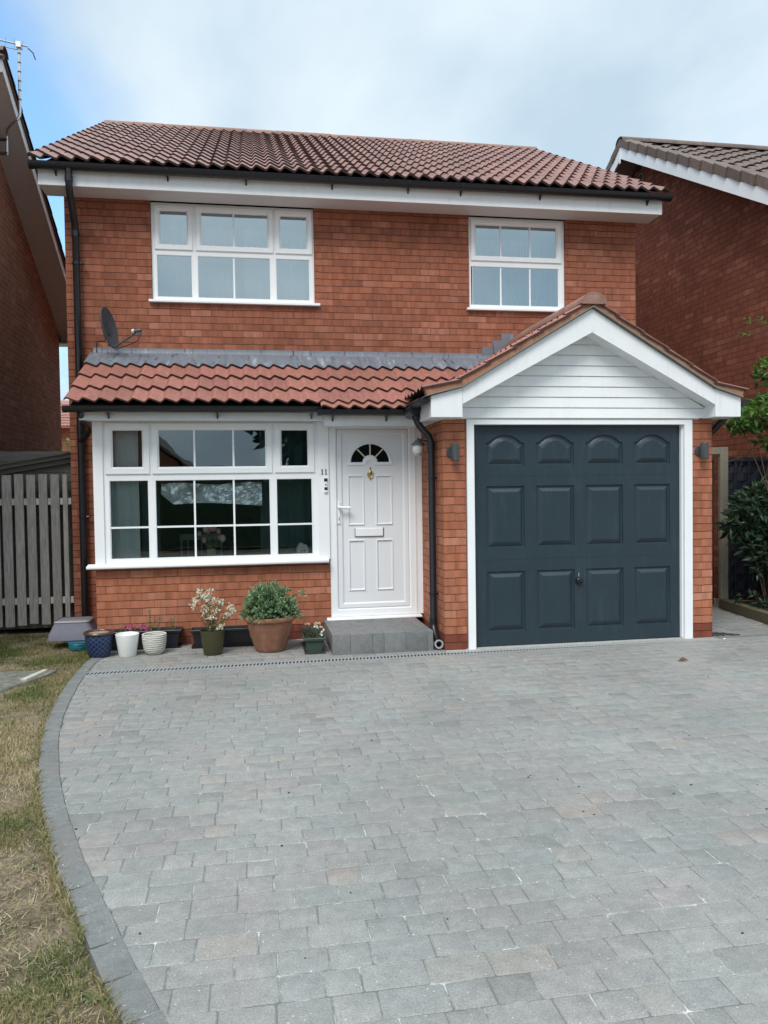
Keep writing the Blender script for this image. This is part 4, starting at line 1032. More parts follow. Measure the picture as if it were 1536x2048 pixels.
dl.add([(fv[0], yl+0.004, fv[2]), (fv[1], yl+0.004, fv[2]), (fv[1], yl+0.004, fv[3]), (fv[0], yl+0.004, fv[3])], [(0, 1, 2, 3)])
dlo = dl.build('door_leaf', m_door, smooth=22, fix=False); dlo.parent = dfo
# fanlight: moulded half-round frame, dark glass wedges, sunburst bars
fl = MB()
def fan(rx, rz, cz, hub): # closed outline: arch over the top, base with round hub notch
    pts = [(FX+rx*math.cos(math.pi*q/24), cz+rz*math.sin(math.pi*q/24)) for q in range(25)]
    pts += [(FX-hub*math.cos(math.pi*q/10), cz+hub*0.95*math.sin(math.pi*q/10)) for q in range(11)]
    return pts
Ls = [(0.235, 0.222, FZ-0.022, 0.048, yl+0.003), (0.230, 0.217, FZ-0.018, 0.052, yl-0.008), (0.212, 0.199, FZ-0.004, 0.066, yl-0.009), (0.196, 0.183, FZ+0.010, 0.078, yl+0.002)]
fl.loops([[(x_, y_, z_) for x_, z_ in fan(a, b, c_, h_)] for a, b, c_, h_, y_ in Ls])
a_ = fl.build('fanlight', m_upvc, smooth=30); a_.parent = dlo
gl2 = MB(); gl2.add([(x_, yl+0.0015, z_) for x_, z_ in fan(0.198, 0.185, FZ+0.008, 0.076)], [tuple(range(36))])
a2 = gl2.build('fanlight_glass', m_glass_fan, smooth=0); a2.parent = a_
sb = MB()
for an in (45, 90, 135):
    d = Vector((math.cos(R(an)), 0, math.sin(R(an)))); p = Vector((-d.z, 0, d.x))*0.007; o0 = Vector((FX, yl-0.002, FZ+0.008))
    a, b = o0+d*0.075, o0+d*(0.19 if an == 90 else 0.188)
    sb.loops([[a-p, a+p, b+p, b-p], [q+Vector((0, -0.004, 0)) for q in (a-p, a+p, b+p, b-p)]], last=True)
a2 = sb.build('sunburst_bar', simple('gold_cream_bar', (0.60, 0.57, 0.42), 0.4), smooth=0); a2.parent = a_
kn = MB()   # urn knocker
kn.lathe([(0.0, -0.078), (0.007, -0.065), (0.004, -0.055), (0.010, -0.045), (0.017, -0.02), (0.022, 0.0), (0.019, 0.012), (0.010, 0.02), (0.006, 0.04), (0.011, 0.05), (0.0, 0.066)], (0, 0, 0), 14)
for i_ in range(len(kn.v)): a, b, c_ = kn.v[i_]; kn.v[i_] = (FX+0.0+a, yl-0.004-abs(b)*0.35-(0.002 if b < 0 else 0), 1.672+c_)
kn.tube([(FX+0.030*math.sin(t_), yl-0.014, 1.660-0.034*math.cos(t_)) for t_ in [math.pi*(-0.62+1.24*q/12) for q in range(13)]], 0.005, 8)
a_ = kn.build('knocker', m_brass, smooth=40); a_.parent = dlo
lb = MB(); lb.box(-0.703, -0.415, yl-0.010, yl+0.003, 1.022, 1.104)
a_ = lb.build('letterbox', m_upvc, bevel=0.004); a_.parent = dlo
lb = MB(); lb.box(-0.708, -0.7035, yl-0.007, yl+0.002, 1.018, 1.108); lb.box(-0.4145, -0.410, yl-0.007, yl+0.002, 1.018, 1.108); lb.box(-0.70, -0.418, yl-0.007, yl+0.002, 1.018, 1.0215)
a2 = lb.build('letterbox_gap', m_dark, smooth=0); a2.parent = a_
hn = MB(); hn.box(-0.885, -0.855, yl-0.022, yl-0.0095, 1.155, 1.385)
hn.tube([(-0.870, yl-0.02, 1.325), (-0.870, yl-0.05, 1.325), (-0.845, yl-0.058, 1.322), (-0.80, yl-0.058, 1.320), (-0.755, yl-0.055, 1.316)], [0.013, 0.013, 0.013, 0.016, 0.015], 10)
a_ = hn.build('door_handle', m_upvc, bevel=0.003); a_.parent = dlo
kh = MB(); kh.box(-0.8735, -0.8665, yl-0.024, yl-0.0222, 1.190, 1.222)
a2 = kh.build('keyhole', m_dark, smooth=0); a2.parent = a_
# house number: two slab-serif numerals
for i_, x_ in enumerate((-1.036, -0.998)):
    nb = MB(); y_ = yb-0.0215
    nb.box(x_-0.0045, x_+0.0045, y_, yb-0.0182, 1.664, 1.712); nb.box(x_-0.011, x_+0.011, y_+0.0004, yb-0.0183, 1.658, 1.6638)
    nb.add([(x_-0.013, y_+0.0002, 1.700), (x_-0.0046, y_+0.0002, 1.702), (x_-0.0046, y_+0.0002, 1.712)], [(0, 1, 2)])
    hb(nb, 'house_number', m_black, smooth=0)
db = thing('doorbell', 'slim white doorbell with two black squares beside the front door', 'doorbell', (-1.003, yb-0.02, 1.55))
q = MB(); q.box(-0.018, 0.018, -0.018, 0.001, -0.075, 0.075); q.build('body', m_upvc, db, bevel=0.004)
q = MB(); q.box(-0.0165, 0.0165, -0.0205, -0.0182, 0.038, 0.070); q.build('camera_panel', m_black, db, smooth=0)
q = MB(); q.box(-0.0150, 0.0150, -0.0205, -0.0182, -0.048, -0.020); q.build('speaker_panel', m_black, db, smooth=0)
q = MB(); q.lathe([(0.010, 0), (0.010, 0.002), (0.0, 0.003)], (0, 0, 0), 16)
for i_ in range(len(q.v)): a, b, c_ = q.v[i_]; q.v[i_] = (a, -0.0182-c_, 0.006+b)
q.build('button', m_steel, db)
# ================================================================== STEP, DRAIN
st = MB()
def blk(x0, x1, y0, y1, z0, z1): st.box(x0+0.0006, x1-0.0006, y0+0.0006, y1-0.0006, z0, z1+U(-.0015, .0015))
x = -1.042
for w_ in (0.165, 0.205, 0.105, 0.205, 0.205, 0.052):
    blk(x, x+w_, 0.030, 0.155, -0.03, 0.186); x += w_
for r_i, (ya, yb_) in enumerate(((0.155, 0.28), (0.28, 0.405), (0.405, 0.53), (0.53, 0.655), (0.655, 0.78), (0.78, 0.895))):
    blk(-1.042, -0.922, ya, yb_, -0.03, 0.184)
    x = -0.922; ws = [(0.2, 0.16, 0.2, 0.16, 0.2), (0.12, 0.2, 0.2, 0.2, 0.2)][r_i % 2]
    for w_ in ws:
        x1_ = min(x+w_, -0.105); blk(x, x1_, ya, yb_, -0.03, 0.180); x += w_
        if x > -0.12: break
tag(st.build('doorstep', m_step, bevel=0.004, seg=2, smooth=40), 'single raised step of dark grey block paving below the white front door', 'step')
dr = thing('drain_channel', 'long narrow slotted drain across the driveway in front of the house', 'drain', (-3.135, -0.222, 0))
dang = math.atan2(0.132, 5.83); dr.rotation_euler = (0, 0, dang)
q = MB(); q.box(0, 5.83, -0.045, 0.045, -0.004, 0.0015); q.build('channel', m_dark, dr, smooth=0)
q = MB(); x = 0.0
q.box(0, 5.83, -0.062, -0.045, -0.004, 0.006); q.box(0, 5.83, 0.045, 0.062, -0.004, 0.006)
while x < 5.82:
    q.loops([[(x, -0.045, -0.002), (x+0.014, -0.045, -0.002), (x+0.026, 0.045, -0.002), (x+0.012, 0.045, -0.002)], [(x, -0.045, 0.0052), (x+0.014, -0.045, 0.0052), (x+0.026, 0.045, 0.0052), (x+0.012, 0.045, 0.0052)]], last=True)
    x += 0.031
q.build('grating', m_grate, dr, smooth=0)
q = MB(); q.box(0.0, 2.70, -0.115, -0.004, -0.03, 0.004); q.box(0.2, 2.5, -0.004, 0.12, -0.03, 0.007)
o = q.build('concrete_threshold', m_conc, smooth=0, bevel=0.003); o['kind'] = 'structure'
q = MB(); x = 2.705
while x < 4.2:
    q.box(x+0.002, x+0.198, -0.075+0.01*(x-2.7), 0.02+0.01*(x-2.7), -0.03, 0.003); x += 0.2
o = q.build('edging_strip', m_kerb, bevel=0.004); o['kind'] = 'structure'
q = MB()
for _ in range(150):
    a = U(0, 1); b = U(0, 1)*(1-a); x_, y_ = 2.715+0.30*a, 0.035+0.30*b; s = U(0.008, 0.02)
    an = U(0, 6.28); p_ = [(x_+math.cos(an+k_*1.57)*s*U(.6, 1.1), y_+math.sin(an+k_*1.57)*s*U(.4, 1)) for k_ in range(4)]
    q.loops([[(u_, v_, 0.0) for u_, v_ in p_], [(u_, v_, U(.006, .014)) for u_, v_ in p_]], last=True)
o = q.build('slate_chippings', simple('slate', (0.05, 0.052, 0.056), 0.6, 0.4, 30, rnd=0.5), smooth=0); o['kind'] = 'stuff'; o['label'] = 'dark slate chippings at the foot of the right garage pillar'
# fallen leaf and specks
q = MB(); c = Vector((1.862, -0.873, 0.004))
q.add([c+Vector(v) for v in ((-0.05, -0.01, 0.0), (0.0, 0.02, 0.02), (0.05, -0.012, 0.004), (0.0, -0.025, 0.008), (0.004, -0.003, 0.03))], [(0, 1, 4), (1, 2, 4), (2, 3, 4), (3, 0, 4)])
tag(q.build('fallen_leaf', simple('dry_leaf', (0.10, 0.05, 0.03), 0.8), smooth=0), 'small dry brown leaf lying on the driveway before the garage door', 'leaf')
q = MB()
for _ in range(90):
    x_, y_ = U(-2.8, 2.6), U(-5.2, -0.4)
    if x_ < outer_x(y_)+0.1: continue
    s = U(0.002, 0.005); q.box(x_-s, x_+s, y_-s*.6, y_+s*.6, 0.0, s*0.9)
o = q.build('grit', simple('dark_grit', (0.03, 0.028, 0.025), 0.9), smooth=0); o['kind'] = 'stuff'; o['label'] = 'stray dark grit on the paving'
q = MB(); q.box(2.735, 2.755, -0.135, -0.12, 0.001, 0.012)
tag(q.build('pebble', simple('white_stone', (0.8, 0.8, 0.78), 0.7), bevel=0.004), 'tiny white stone on the paving beside the right garage pillar', 'stone')

# ================================================================== FOLIAGE HELPERS
def leaf(mb, p, d, ln_, wd, r, fold=0.25, droop=0.0):
    d = Vector(d).normalized(); ref = Vector((U(-1, 1), U(-1, 1), U(-.4, 1)))
    s = d.cross(ref)
    if s.length < 1e-3: s = Vector((1, 0, 0))
    s.normalize(); nn_ = s.cross(d)
    p = Vector(p); m_ = p+d*ln_*0.5-nn_*fold*wd; e = p+d*ln_-Vector((0, 0, droop*ln_))
    mb.add([p, m_+s*wd*0.5+nn_*fold*wd, e, m_-s*wd*0.5+nn_*fold*wd, m_], [(0, 1, 4), (1, 2, 4), (2, 3, 4), (3, 0, 4)], r)
def rdir(zb=0.0):
    v = Vector((random.gauss(0, 1), random.gauss(0, 1), random.gauss(0, 1)+zb)); return v.normalized()

# ================================================================== POTS
def pot(name, label, prof, mt, loc, k=40, **kw):
    t_ = thing(name, label, 'plant pot', loc)
    q = MB(); q.lathe(prof, (0, 0, 0), k); q.v = q.v; q.build('body', mt, t_, smooth=40)
    return t_
bp_ = pot('plant_pot', 'empty dark blue glazed pot with lattice pattern, leftmost of the pots', [(0.0, 0.001), (0.085, 0.0), (0.092, 0.006), (0.108, 0.07), (0.120, 0.13), (0.124, 0.19), (0.120, 0.205)], m_bluepot, (-3.148, 0.485, 0.0))
q = MB(); q.lathe([(0.118, 0.203), (0.134, 0.212), (0.137, 0.224), (0.131, 0.234), (0.116, 0.234), (0.109, 0.226), (0.105, 0.16)], (0, 0, 0), 40); q.build('rim', simple('brown_rim_glaze', (0.07, 0.045, 0.035), 0.3, 0.2, 20), bp_, smooth=40)
q = MB(); q.lathe([(0.107, 0.215), (0.06, 0.205), (0.0, 0.203)], (0, 0, 0), 40); q.build('clay_inside', m_clay_in, bp_)
wp = pot('plant_pot', 'plain white tapered pot between the blue pot and the cream pot', [(0.0, 0.001), (0.072, 0.0), (0.077, 0.006), (0.104, 0.19), (0.106, 0.203), (0.103, 0.206), (0.099, 0.200), (0.092, 0.12), (0.0, 0.11)], m_whitepot, (-2.895, 0.46, 0.0))
cp_ = pot('plant_pot', 'rounded cream stoneware pot with horizontal ribs, right of the plain white pot', [(0.0, 0.001), (0.060, 0.0), (0.080, 0.010), (0.098, 0.05), (0.108, 0.11), (0.112, 0.165), (0.111, 0.186), (0.105, 0.190), (0.095, 0.184), (0.092, 0.15)], m_creampot, (-2.659, 0.495, 0.0))
q = MB(); q.lathe([(0.093, 0.155), (0.0, 0.150)], (0, 0, 0), 30); q.build('soil', m_soil, cp_)
ol = pot('plant_pot', 'olive green plastic pot holding the cream-flowered plant', [(0.0, 0.001), (0.080, 0.0), (0.084, 0.005), (0.114, 0.218), (0.116, 0.224), (0.112, 0.225), (0.107, 0.19)], m_olive, (-2.120, 0.355, 0.0))
q = MB(); q.lathe([(0.108, 0.195), (0.0, 0.200)], (0, 0, 0), 30); q.build('soil', m_soil, ol)
te = pot('plant_pot', 'large terracotta pot with banded sides holding the bushy green plant', [(0.0, 0.001), (0.128, 0.0), (0.135, 0.008), (0.150, 0.04), (0.178, 0.12), (0.183, 0.13), (0.186, 0.135), (0.199, 0.20), (0.203, 0.208), (0.206, 0.214), (0.212, 0.262), (0.214, 0.268), (0.214, 0.285), (0.234, 0.290), (0.240, 0.298), (0.241, 0.322), (0.236, 0.330), (0.218, 0.331), (0.208, 0.322), (0.203, 0.27)], m_terra, (-1.592, 0.405, 0.0), 56)
q = MB(); q.lathe([(0.205, 0.285), (0.0, 0.30)], (0, 0, 0), 30); q.build('soil', m_soil, te)
def trough(name, label, x0, x1, y0, y1, h, mt, tray=True, rimw=0.014):
    t_ = thing(name, label, 'planter', ((x0+x1)/2, (y0+y1)/2, 0))
    cx_, cy_ = (x0+x1)/2, (y0+y1)/2; hx, hy = (x1-x0)/2, (y1-y0)/2
    def lp(ix_, z): return [(-hx+ix_, -hy+ix_, z), (hx-ix_, -hy+ix_, z), (hx-ix_, hy-ix_, z), (-hx+ix_, hy-ix_, z)]
    q = MB(); q.loops([lp(0.040, 0.012), lp(0.040, 0.014), lp(0.018, h-0.022), lp(0.002, h-0.022), lp(0.0, h-0.004), lp(0.003, h), lp(0.012, h), lp(0.020, h-0.03), lp(0.022, h-0.05)], first=True)
    q.build('body', mt, t_, smooth=25)
    if tray:
        q = MB(); q.loops([lp(0.030, 0.0), lp(0.012, 0.004), lp(0.008, 0.018), lp(0.014, 0.018), lp(0.034, 0.010)], first=True); q.build('tray', mt, t_, smooth=25)
    q = MB(); nx_, ny_ = 26, 8; V = []
    for j in range(ny_+1):
        for i in range(nx_+1):
            V.append((-hx+0.018+(2*hx-0.036)*i/nx_, -hy+0.018+(2*hy-0.036)*j/ny_, h-0.038+0.012*noise.noise(Vector((i*.8, j*.8, x0)))))
    q.add(V, [(j*(nx_+1)+i, j*(nx_+1)+i+1, (j+1)*(nx_+1)+i+1, (j+1)*(nx_+1)+i) for j in range(ny_) for i in range(nx_)]); q.build('soil', m_soil, t_)
    return t_
t1 = trough('planter_trough', 'long black trough with pink petunias and wispy seedlings', -3.14, -2.435, 0.70, 0.895, 0.178, m_black)
t2 = trough('planter_trough', 'long black trough behind the olive and terracotta pots', -2.345, -1.56, 0.62, 0.80, 0.180, m_black)
t3 = trough('planter_trough', 'small dark green trough with a few white cyclamen, left of the doorstep', -1.298, -1.090, 0.115, 0.665, 0.148, m_green)
# inverted tub on teal bucket
tb = thing('upturned_tub', 'upturned grey plastic tub with flared sides, resting on the teal bucket', 'tub', (-3.52, 1.20, 0))
q = MB()
def sq(hx, hy, z, cr, k=6):
    out_ = []
    for (sx, sy, a0) in ((1, -1, -90), (1, 1, 0), (-1, 1, 90), (-1, -1, 180)):
        for i in range(k):
            a = R(a0+90*i/(k-1)); out_.append((sx*(hx-cr)+cr*math.cos(a), sy*(hy-cr)+cr*math.sin(a), z))
    return out_
q.loops([sq(0.215, 0.17, 0.055, 0.04), sq(0.220, 0.175, 0.060, 0.04), sq(0.218, 0.172, 0.115, 0.05), sq(0.20, 0.16, 0.15, 0.05), sq(0.165, 0.14, 0.225, 0.04), sq(0.160, 0.136, 0.240, 0.04), sq(0.150, 0.13, 0.246, 0.04)], last=True)
q.build('body', m_tub, tb, smooth=40)
q = MB(); q.loops([sq(0.166, 0.142, 0.226, 0.04), sq(0.170, 0.146, 0.232, 0.04), sq(0.166, 0.142, 0.240, 0.04), sq(0.158, 0.134, 0.2475, 0.04)], last=False); q.build('rim', simple('paler_grey_rim', (0.27, 0.26, 0.27), 0.6, 0.1, 30), tb, smooth=40)
bk = thing('bucket', 'ribbed teal plastic bucket under the upturned grey tub', 'bucket', (-3.44, 1.02, 0))
q = MB(); q.lathe([(0.0, 0.0), (0.088, 0.0), (0.093, 0.004), (0.096, 0.022), (0.100, 0.026), (0.098, 0.032), (0.100, 0.048), (0.105, 0.052), (0.102, 0.058), (0.104, 0.07), (0.0, 0.071)], (0, 0, -0.02), 40); q.build('body', m_teal, bk, smooth=30)

# bushy plant in terracotta pot
pl = thing('bushy_shrub', 'dense bushy green-grey leafy plant in the large terracotta pot', 'plant', (-1.592, 0.405, 0.29))
q = MB(); sm_ = MB()
for i in range(230):
    th = U(0, 6.283); el = math.acos(U(0.02, 1)); d = Vector((math.sin(el)*math.cos(th), math.sin(el)*math.sin(th)*0.92, math.cos(el)))
    rr = (0.262+0.03*noise.noise(d*3))*U(0.86, 1.0); p1 = Vector((d.x*rr*1.02, d.y*rr, 0.02+abs(d.z)*rr*1.22)); p0 = Vector((d.x*0.06, d.y*0.06, 0.0))
    mid = (p0+p1)/2+Vector((0, 0, 0.03)); sm_.tube([p0, mid, p1], 0.0025, 4, caps=False)
    for k_ in range(19):
        t_ = 0.22+0.80*k_/18; pp = p0.lerp(mid, t_*2) if t_ < .5 else mid.lerp(p1, t_*2-1)
        dd = (p1-p0).normalized()*0.75+rdir(0.3)*0.75
        leaf(q, pp, dd, U(0.034, 0.062), U(0.015, 0.025), min(1, max(0, random.gauss(0.18+0.42*t_, 0.2))))
for i in range(16):
    leaf(q, (0.27+U(-.02, .05), U(-.05, .05), 0.22+U(-.02, .05)), rdir(.4)+Vector((.6, 0, .3)), 0.05, 0.015, U(.5, 1))
q.build('leaves', m_sage, pl, smooth=0, fix=False); sm_.build('stems', m_stem, pl, smooth=30, fix=False)
# cream flowered plant
pl = thing('flowering_plant', 'open cream-flowered plant in the olive pot', 'plant', (-2.12, 0.355, 0.2))
q = MB(); fl_ = MB(); sm_ = MB()
heads = [(-0.145, 0, 0.30), (-0.09, 0.02, 0.335), (-0.165, -0.02, 0.245), (-0.02, 0.0, 0.385), (-0.05, 0, 0.34), (0.02, -0.02, 0.30), (-0.03, 0.03, 0.26), (-0.07, -0.03, 0.21), (0.03, 0.0, 0.20), (0.085, 0.0, 0.28), (0.06, 0.03, 0.245), (0.16, 0, 0.225), (0.19, 0.0, 0.185), (0.14, -0.02, 0.17), (0.075, -0.05, 0.055), (0.0, -0.03, 0.15), (-0.04, -0.02, 0.30), (-0.115, 0.03, 0.375)]
for hx, hy, hz in heads:
    hp = Vector((hx, hy, hz)); sm_.tube([(hx*0.12, hy*.2, 0), Vector((hx*0.55, hy*.6, hz*0.45))+Vector((U(-.015, .015), 0, 0)), hp], [0.003, 0.0022, 0.0014], 5, caps=False)
    for _ in range(random.randint(10, 16)):
        c = hp+Vector((random.gauss(0, .017), random.gauss(0, .014), random.gauss(0, .015)))
        b0 = rdir()
        for k_ in range(4): leaf(fl_, c, rdir(.2)+b0*.4, U(0.014, 0.022), U(0.012, 0.018), U(0, 1), 0.1)
    for _ in range(16):
        t_ = U(.15, .98); leaf(q, Vector((hx*t_, hy*t_, hz*t_)), rdir(.1), U(.02, .04), U(.008, .016), U(0, 1))
fl_.build('flowers', m_petal_w, pl, smooth=0, fix=False); q.build('leaves', m_leaf_pot, pl, smooth=0, fix=False); sm_.build('stems', m_twig, pl, smooth=30, fix=False)
# pink petunias, seedlings, cyclamen
pl = thing('petunia', 'low clump of magenta-pink petunias in the left black trough', 'flowers', (-2.87, 0.79, 0.15))
fl_ = MB(); q = MB()
for i in range(15):
    c = Vector((random.choice((U(-.10, -.02), U(0.05, 0.11))), U(-.05, .03), U(.03, .085)))
    for k_ in range(5):
        an = k_*1.256; leaf(fl_, c, Vector((math.cos(an), -0.5, math.sin(an))), 0.020, 0.020, U(0, 1), .05)
for i in range(90): leaf(q, (U(-.14, .16), U(-.05, .04), U(0, .05)), rdir(.6), U(.02, .035), U(.008, .014), U(0, 1))
fl_.build('flowers', m_petal_p, pl, smooth=0, fix=False); q.build('leaves', m_leaf_pot, pl, smooth=0, fix=False)
for i, (x_, h_, lab) in enumerate(((-2.735, 0.225, 'tallest wispy seedling, directly behind the cream ribbed pot'), (-2.655, 0.17, 'shorter wispy seedling right of the tallest one in the black trough'), (-2.52, 0.165, 'bushier seedling at the right end of the left black trough'))):
    pl = thing('seedling', lab, 'seedling', (x_, 0.79, 0.14)); q = MB(); sm_ = MB()
    for s_i in range(4 if i == 2 else 3):
        tp = Vector((U(-.03, .03), U(-.02, .02), h_*U(.65, 1))); sm_.tube([(0, 0, 0), tp*0.5+Vector((U(-.008, .008), 0, 0)), tp], 0.0016, 4, caps=False)
        for k_ in range(22):
            t_ = U(.15, 1); leaf(q, tp*t_, rdir(.2), U(.012, .026), U(.005, .009), U(.2, 1))
    q.build('leaves', m_leaf_pot, pl, smooth=0, fix=False); sm_.build('stems', m_stem, pl, smooth=30, fix=False)
pl = thing('cyclamen', 'white cyclamen flowers with one faded bloom in the small green trough', 'flowers', (-1.19, 0.38, 0.11)); fl_ = MB(); q = MB(); sm_ = MB()
for (x_, y_, z_) in ((-0.045, .16, .10), (-0.03, .13, .095), (0.03, .05, .085), (0.06, .06, .105), (0.045, -.02, .09), (0.075, 0.02, .08), (0.085, -.12, .075), (0.075, -.14, .05), (0.03, 0.08, .11)):
    sm_.tube([(x_*.5, y_, 0), (x_, y_, z_)], 0.002, 4, caps=False)
    for k_ in range(5): leaf(fl_, (x_, y_, z_), rdir(.5), .030, .020, U(.4, 1), .1)
for i in range(70): leaf(q, (U(-.08, .08), U(-.22, .24), U(-.01, .03)), rdir(.8), U(.02, .04), U(.015, .028), U(0, .6))
fl_.build('flowers', m_petal_w, pl, smooth=0, fix=False); q.build('leaves', m_leaf_dark, pl, smooth=0, fix=False); sm_.build('stems', m_stem, pl, smooth=30, fix=False)

# ================================================================== WALL FITTINGS
for i, (x_, lab) in enumerate(((0.098, 'charcoal half-round wall light on the left garage pillar'), (2.580, 'charcoal half-round wall light on the right garage pillar'))):
    t_ = thing('wall_light', lab, 'wall light', (x_, 0, 1.83), 'wall lights either side of the garage')
    q = MB(); LSq = []
    for z in (-0.078, -0.074, 0.074, 0.078):
        s = 1 if abs(z) < 0.077 else 0.93
        LSq.append([(0.036*math.cos(math.pi*j/12+math.pi)*s, -0.062+0.045*math.sin(math.pi*j/12+math.pi)*s, z) for j in range(13)]+[(0.036*s, -0.045, z), (-0.036*s, -0.045, z)])
    q.loops(LSq, True, True); q.build('shade', m_fit, t_, smooth=35)
    q = MB(); q.lathe([(0.0, 0), (0.05, 0), (0.052, 0.006), (0.046, 0.016), (0.0, 0.018)], (0, 0, 0), 24)
    for k_ in range(len(q.v)): a, b, c_ = q.v[k_]; q.v[k_] = (a-0.018, -c_, b)
    q.box(-0.014, 0.014, -0.046, -0.016, -0.02, 0.02); q.build('mounting_plate', m_fit, t_, smooth=35)
t_ = thing('porch_lantern', 'black topped lantern with frosted glass bowl, on the brick return by the front door', 'lantern', (-0.135, 0.46, 1.92))
q = MB(); q.lathe([(0.0, 0.082), (0.006, 0.08), (0.008, 0.066), (0.022, 0.056), (0.045, 0.034), (0.06, 0.022), (0.068, 0.014), (0.068, 0.008), (0.0, 0.008)], (0, 0, 0), 28); q.build('cap', m_fit, t_, smooth=35)
q = MB(); q.lathe([(0.052, 0.008), (0.056, -0.02), (0.052, -0.065), (0.040, -0.088), (0.018, -0.098), (0.0, -0.100)], (0, 0, 0), 28); q.build('glass_bowl', m_opal, t_, smooth=50)
q = MB(); q.tube([(0.131, 0, 0.02), (0.10, 0, 0.035), (0.06, 0, 0.05), (0.0, 0, 0.066)], 0.008, 8); q.tube([(0.134, 0, 0.02), (0.122, 0, 0.02)], 0.035, 16); q.build('bracket', m_fit, t_, smooth=35)
# satellite dish
t_ = thing('satellite_dish', 'charcoal satellite dish on the wall above the left end of the lead flashing', 'satellite dish', (-3.20, 1.86, 3.19))
q = MB(); ax = Vector((0.955, -0.24, 0.18)).normalized(); sd_ = ax.cross(Vector((0, 0, 1))).normalized(); ud = sd_.cross(ax)
C0 = Vector((0.035, -0.33, 0.035)); LSq = []
for rr in (0.0001, 0.25, 0.5, 0.75, 1.0):
    LSq.append([C0+sd_*math.cos(2*math.pi*j/36)*rr*0.185+ud*math.sin(2*math.pi*j/36)*rr*0.215-ax*(0.055*(1-rr*rr)) for j in range(36)])
rim_ = LSq[-1]; back = [[p-ax*0.010 for p in l] for l in LSq[::-1]]
q.loops(LSq+[[p+(p-C0).normalized()*0.004-ax*0.005 for p in rim_]]+back); q.build('reflector', m_dish, t_, smooth=60)
q = MB(); q.tube([(0.0, 0.0, -0.02), (0.0, -0.06, -0.02), (-0.01, -0.20, -0.02), (-0.01, -0.22, 0.05)], 0.015, 10)
q.box(-0.05, 0.05, -0.010, 0.0, -0.09, 0.07); q.box(-0.035, 0.02, -0.30, -0.22, -0.03, 0.07); q.box(-0.045, 0.03, -0.27, -0.245, -0.06, 0.09); q.build('bracket', m_fit, t_, bevel=0.003)
low = C0-ud*0.205
q = MB(); e = C0+ax*0.27-ud*0.115; q.tube([low-ax*0.02, low+ax*0.02, e-ax*0.02], 0.011, 8); q.build('feed_arm', m_fit, t_)
q = MB(); q.tube([e-ax*0.045+ud*0.025, e-ax*0.02+ud*0.022], [0.024, 0.026], 14); q.build('feed_horn_cover', simple('cream_cap', (0.62, 0.60, 0.56), 0.4), t_)
q = MB(); q.tube([e-ax*0.022+ud*0.022, e+ax*0.02+ud*0.02, e+ax*0.05+ud*0.015], [0.022, 0.020, 0.017], 12); q.box(e.x+0.0, e.x+0.045, e.y-0.02, e.y+0.02, e.z-0.03, e.z+0.005); q.build('receiver', m_fit, t_)
q = MB(); q.tube([e+Vector((.03, 0, -.02)), e+Vector((.01, 0.03, -0.07)), e+Vector((-0.08, .1, -.10)), low+Vector((0, 0.1, -.01))], 0.004, 6); q.tube([(-0.01, -0.24, -0.02), (-0.06, -0.10, -0.06), (-0.16, -0.01, -0.055), (-0.165, -0.006, -0.09), (-0.16, -0.006, -0.3)], 0.005, 6); q.build('cable', m_black, t_)

# ================================================================== ITEMS SEEN THROUGH THE GLASS
def curtain(name, label, x0, x1, y, z0, z1, m_, amp=0.03, pitch=0.11, nx_=80, gather=None):
    q = MB(); V = []; nz = 8
    for j in range(nz+1):
        for i in range(nx_+1):
            u_ = i/nx_; x_ = x0+(x1-x0)*u_; z_ = z0+(z1-z0)*j/nz
            a = amp*(0.6+0.5*noise.noise(Vector((x_*2.3, 0, 4))))
            if gather: a = amp*(0.25+1.6*math.exp(-((x_-gather)/0.10)**2)); 
            V.append((x_, y+a*math.sin(2*math.pi*x_/pitch+2.6*noise.noise(Vector((x_*3, z_*.8, 0))))+0.01*noise.noise(Vector((x_*4, z_*2, 1))), z_))
    q.add(V, [(j*(nx_+1)+i, j*(nx_+1)+i+1, (j+1)*(nx_+1)+i+1, (j+1)*(nx_+1)+i) for j in range(nz) for i in range(nx_)])
    return tag(q.build(name, m_, smooth=80, fix=False), label, 'curtain')
curtain('net_curtain', 'pale blue net curtain across the left part of the wide upstairs window', -2.85, -1.87, 2.13, 3.55, 4.50, m_net, 0.035, 0.15, 120)
curtain('net_curtain', 'pale blue net curtain across the right part of the wide upstairs window', -1.78, -0.92, 2.15, 3.55, 4.50, m_net, 0.035, 0.13, 120)
curtain('net_curtain', 'pale net curtain gathered behind the narrow upstairs window over the garage', 0.72, 2.06, 2.15, 3.55, 4.50, m_net, 0.035, 0.075, 200, gather=1.36)
curtain('curtain', 'pale curtain hanging at the left end of the bay window', -3.16, -2.84, 1.03, 0.4, 2.22, m_curt, 0.018, 0.10)
curtain('curtain', 'dim teal-grey curtain next to the pale one in the bay window', -2.84, -2.66, 1.16, 0.4, 2.22, m_curt_d, 0.03, 0.12)
curtain('curtain', 'dark teal-grey curtain hanging at the right end of the bay window', -1.66, -1.02, 1.20, 0.4, 2.22, m_curt_d, 0.03, 0.12)
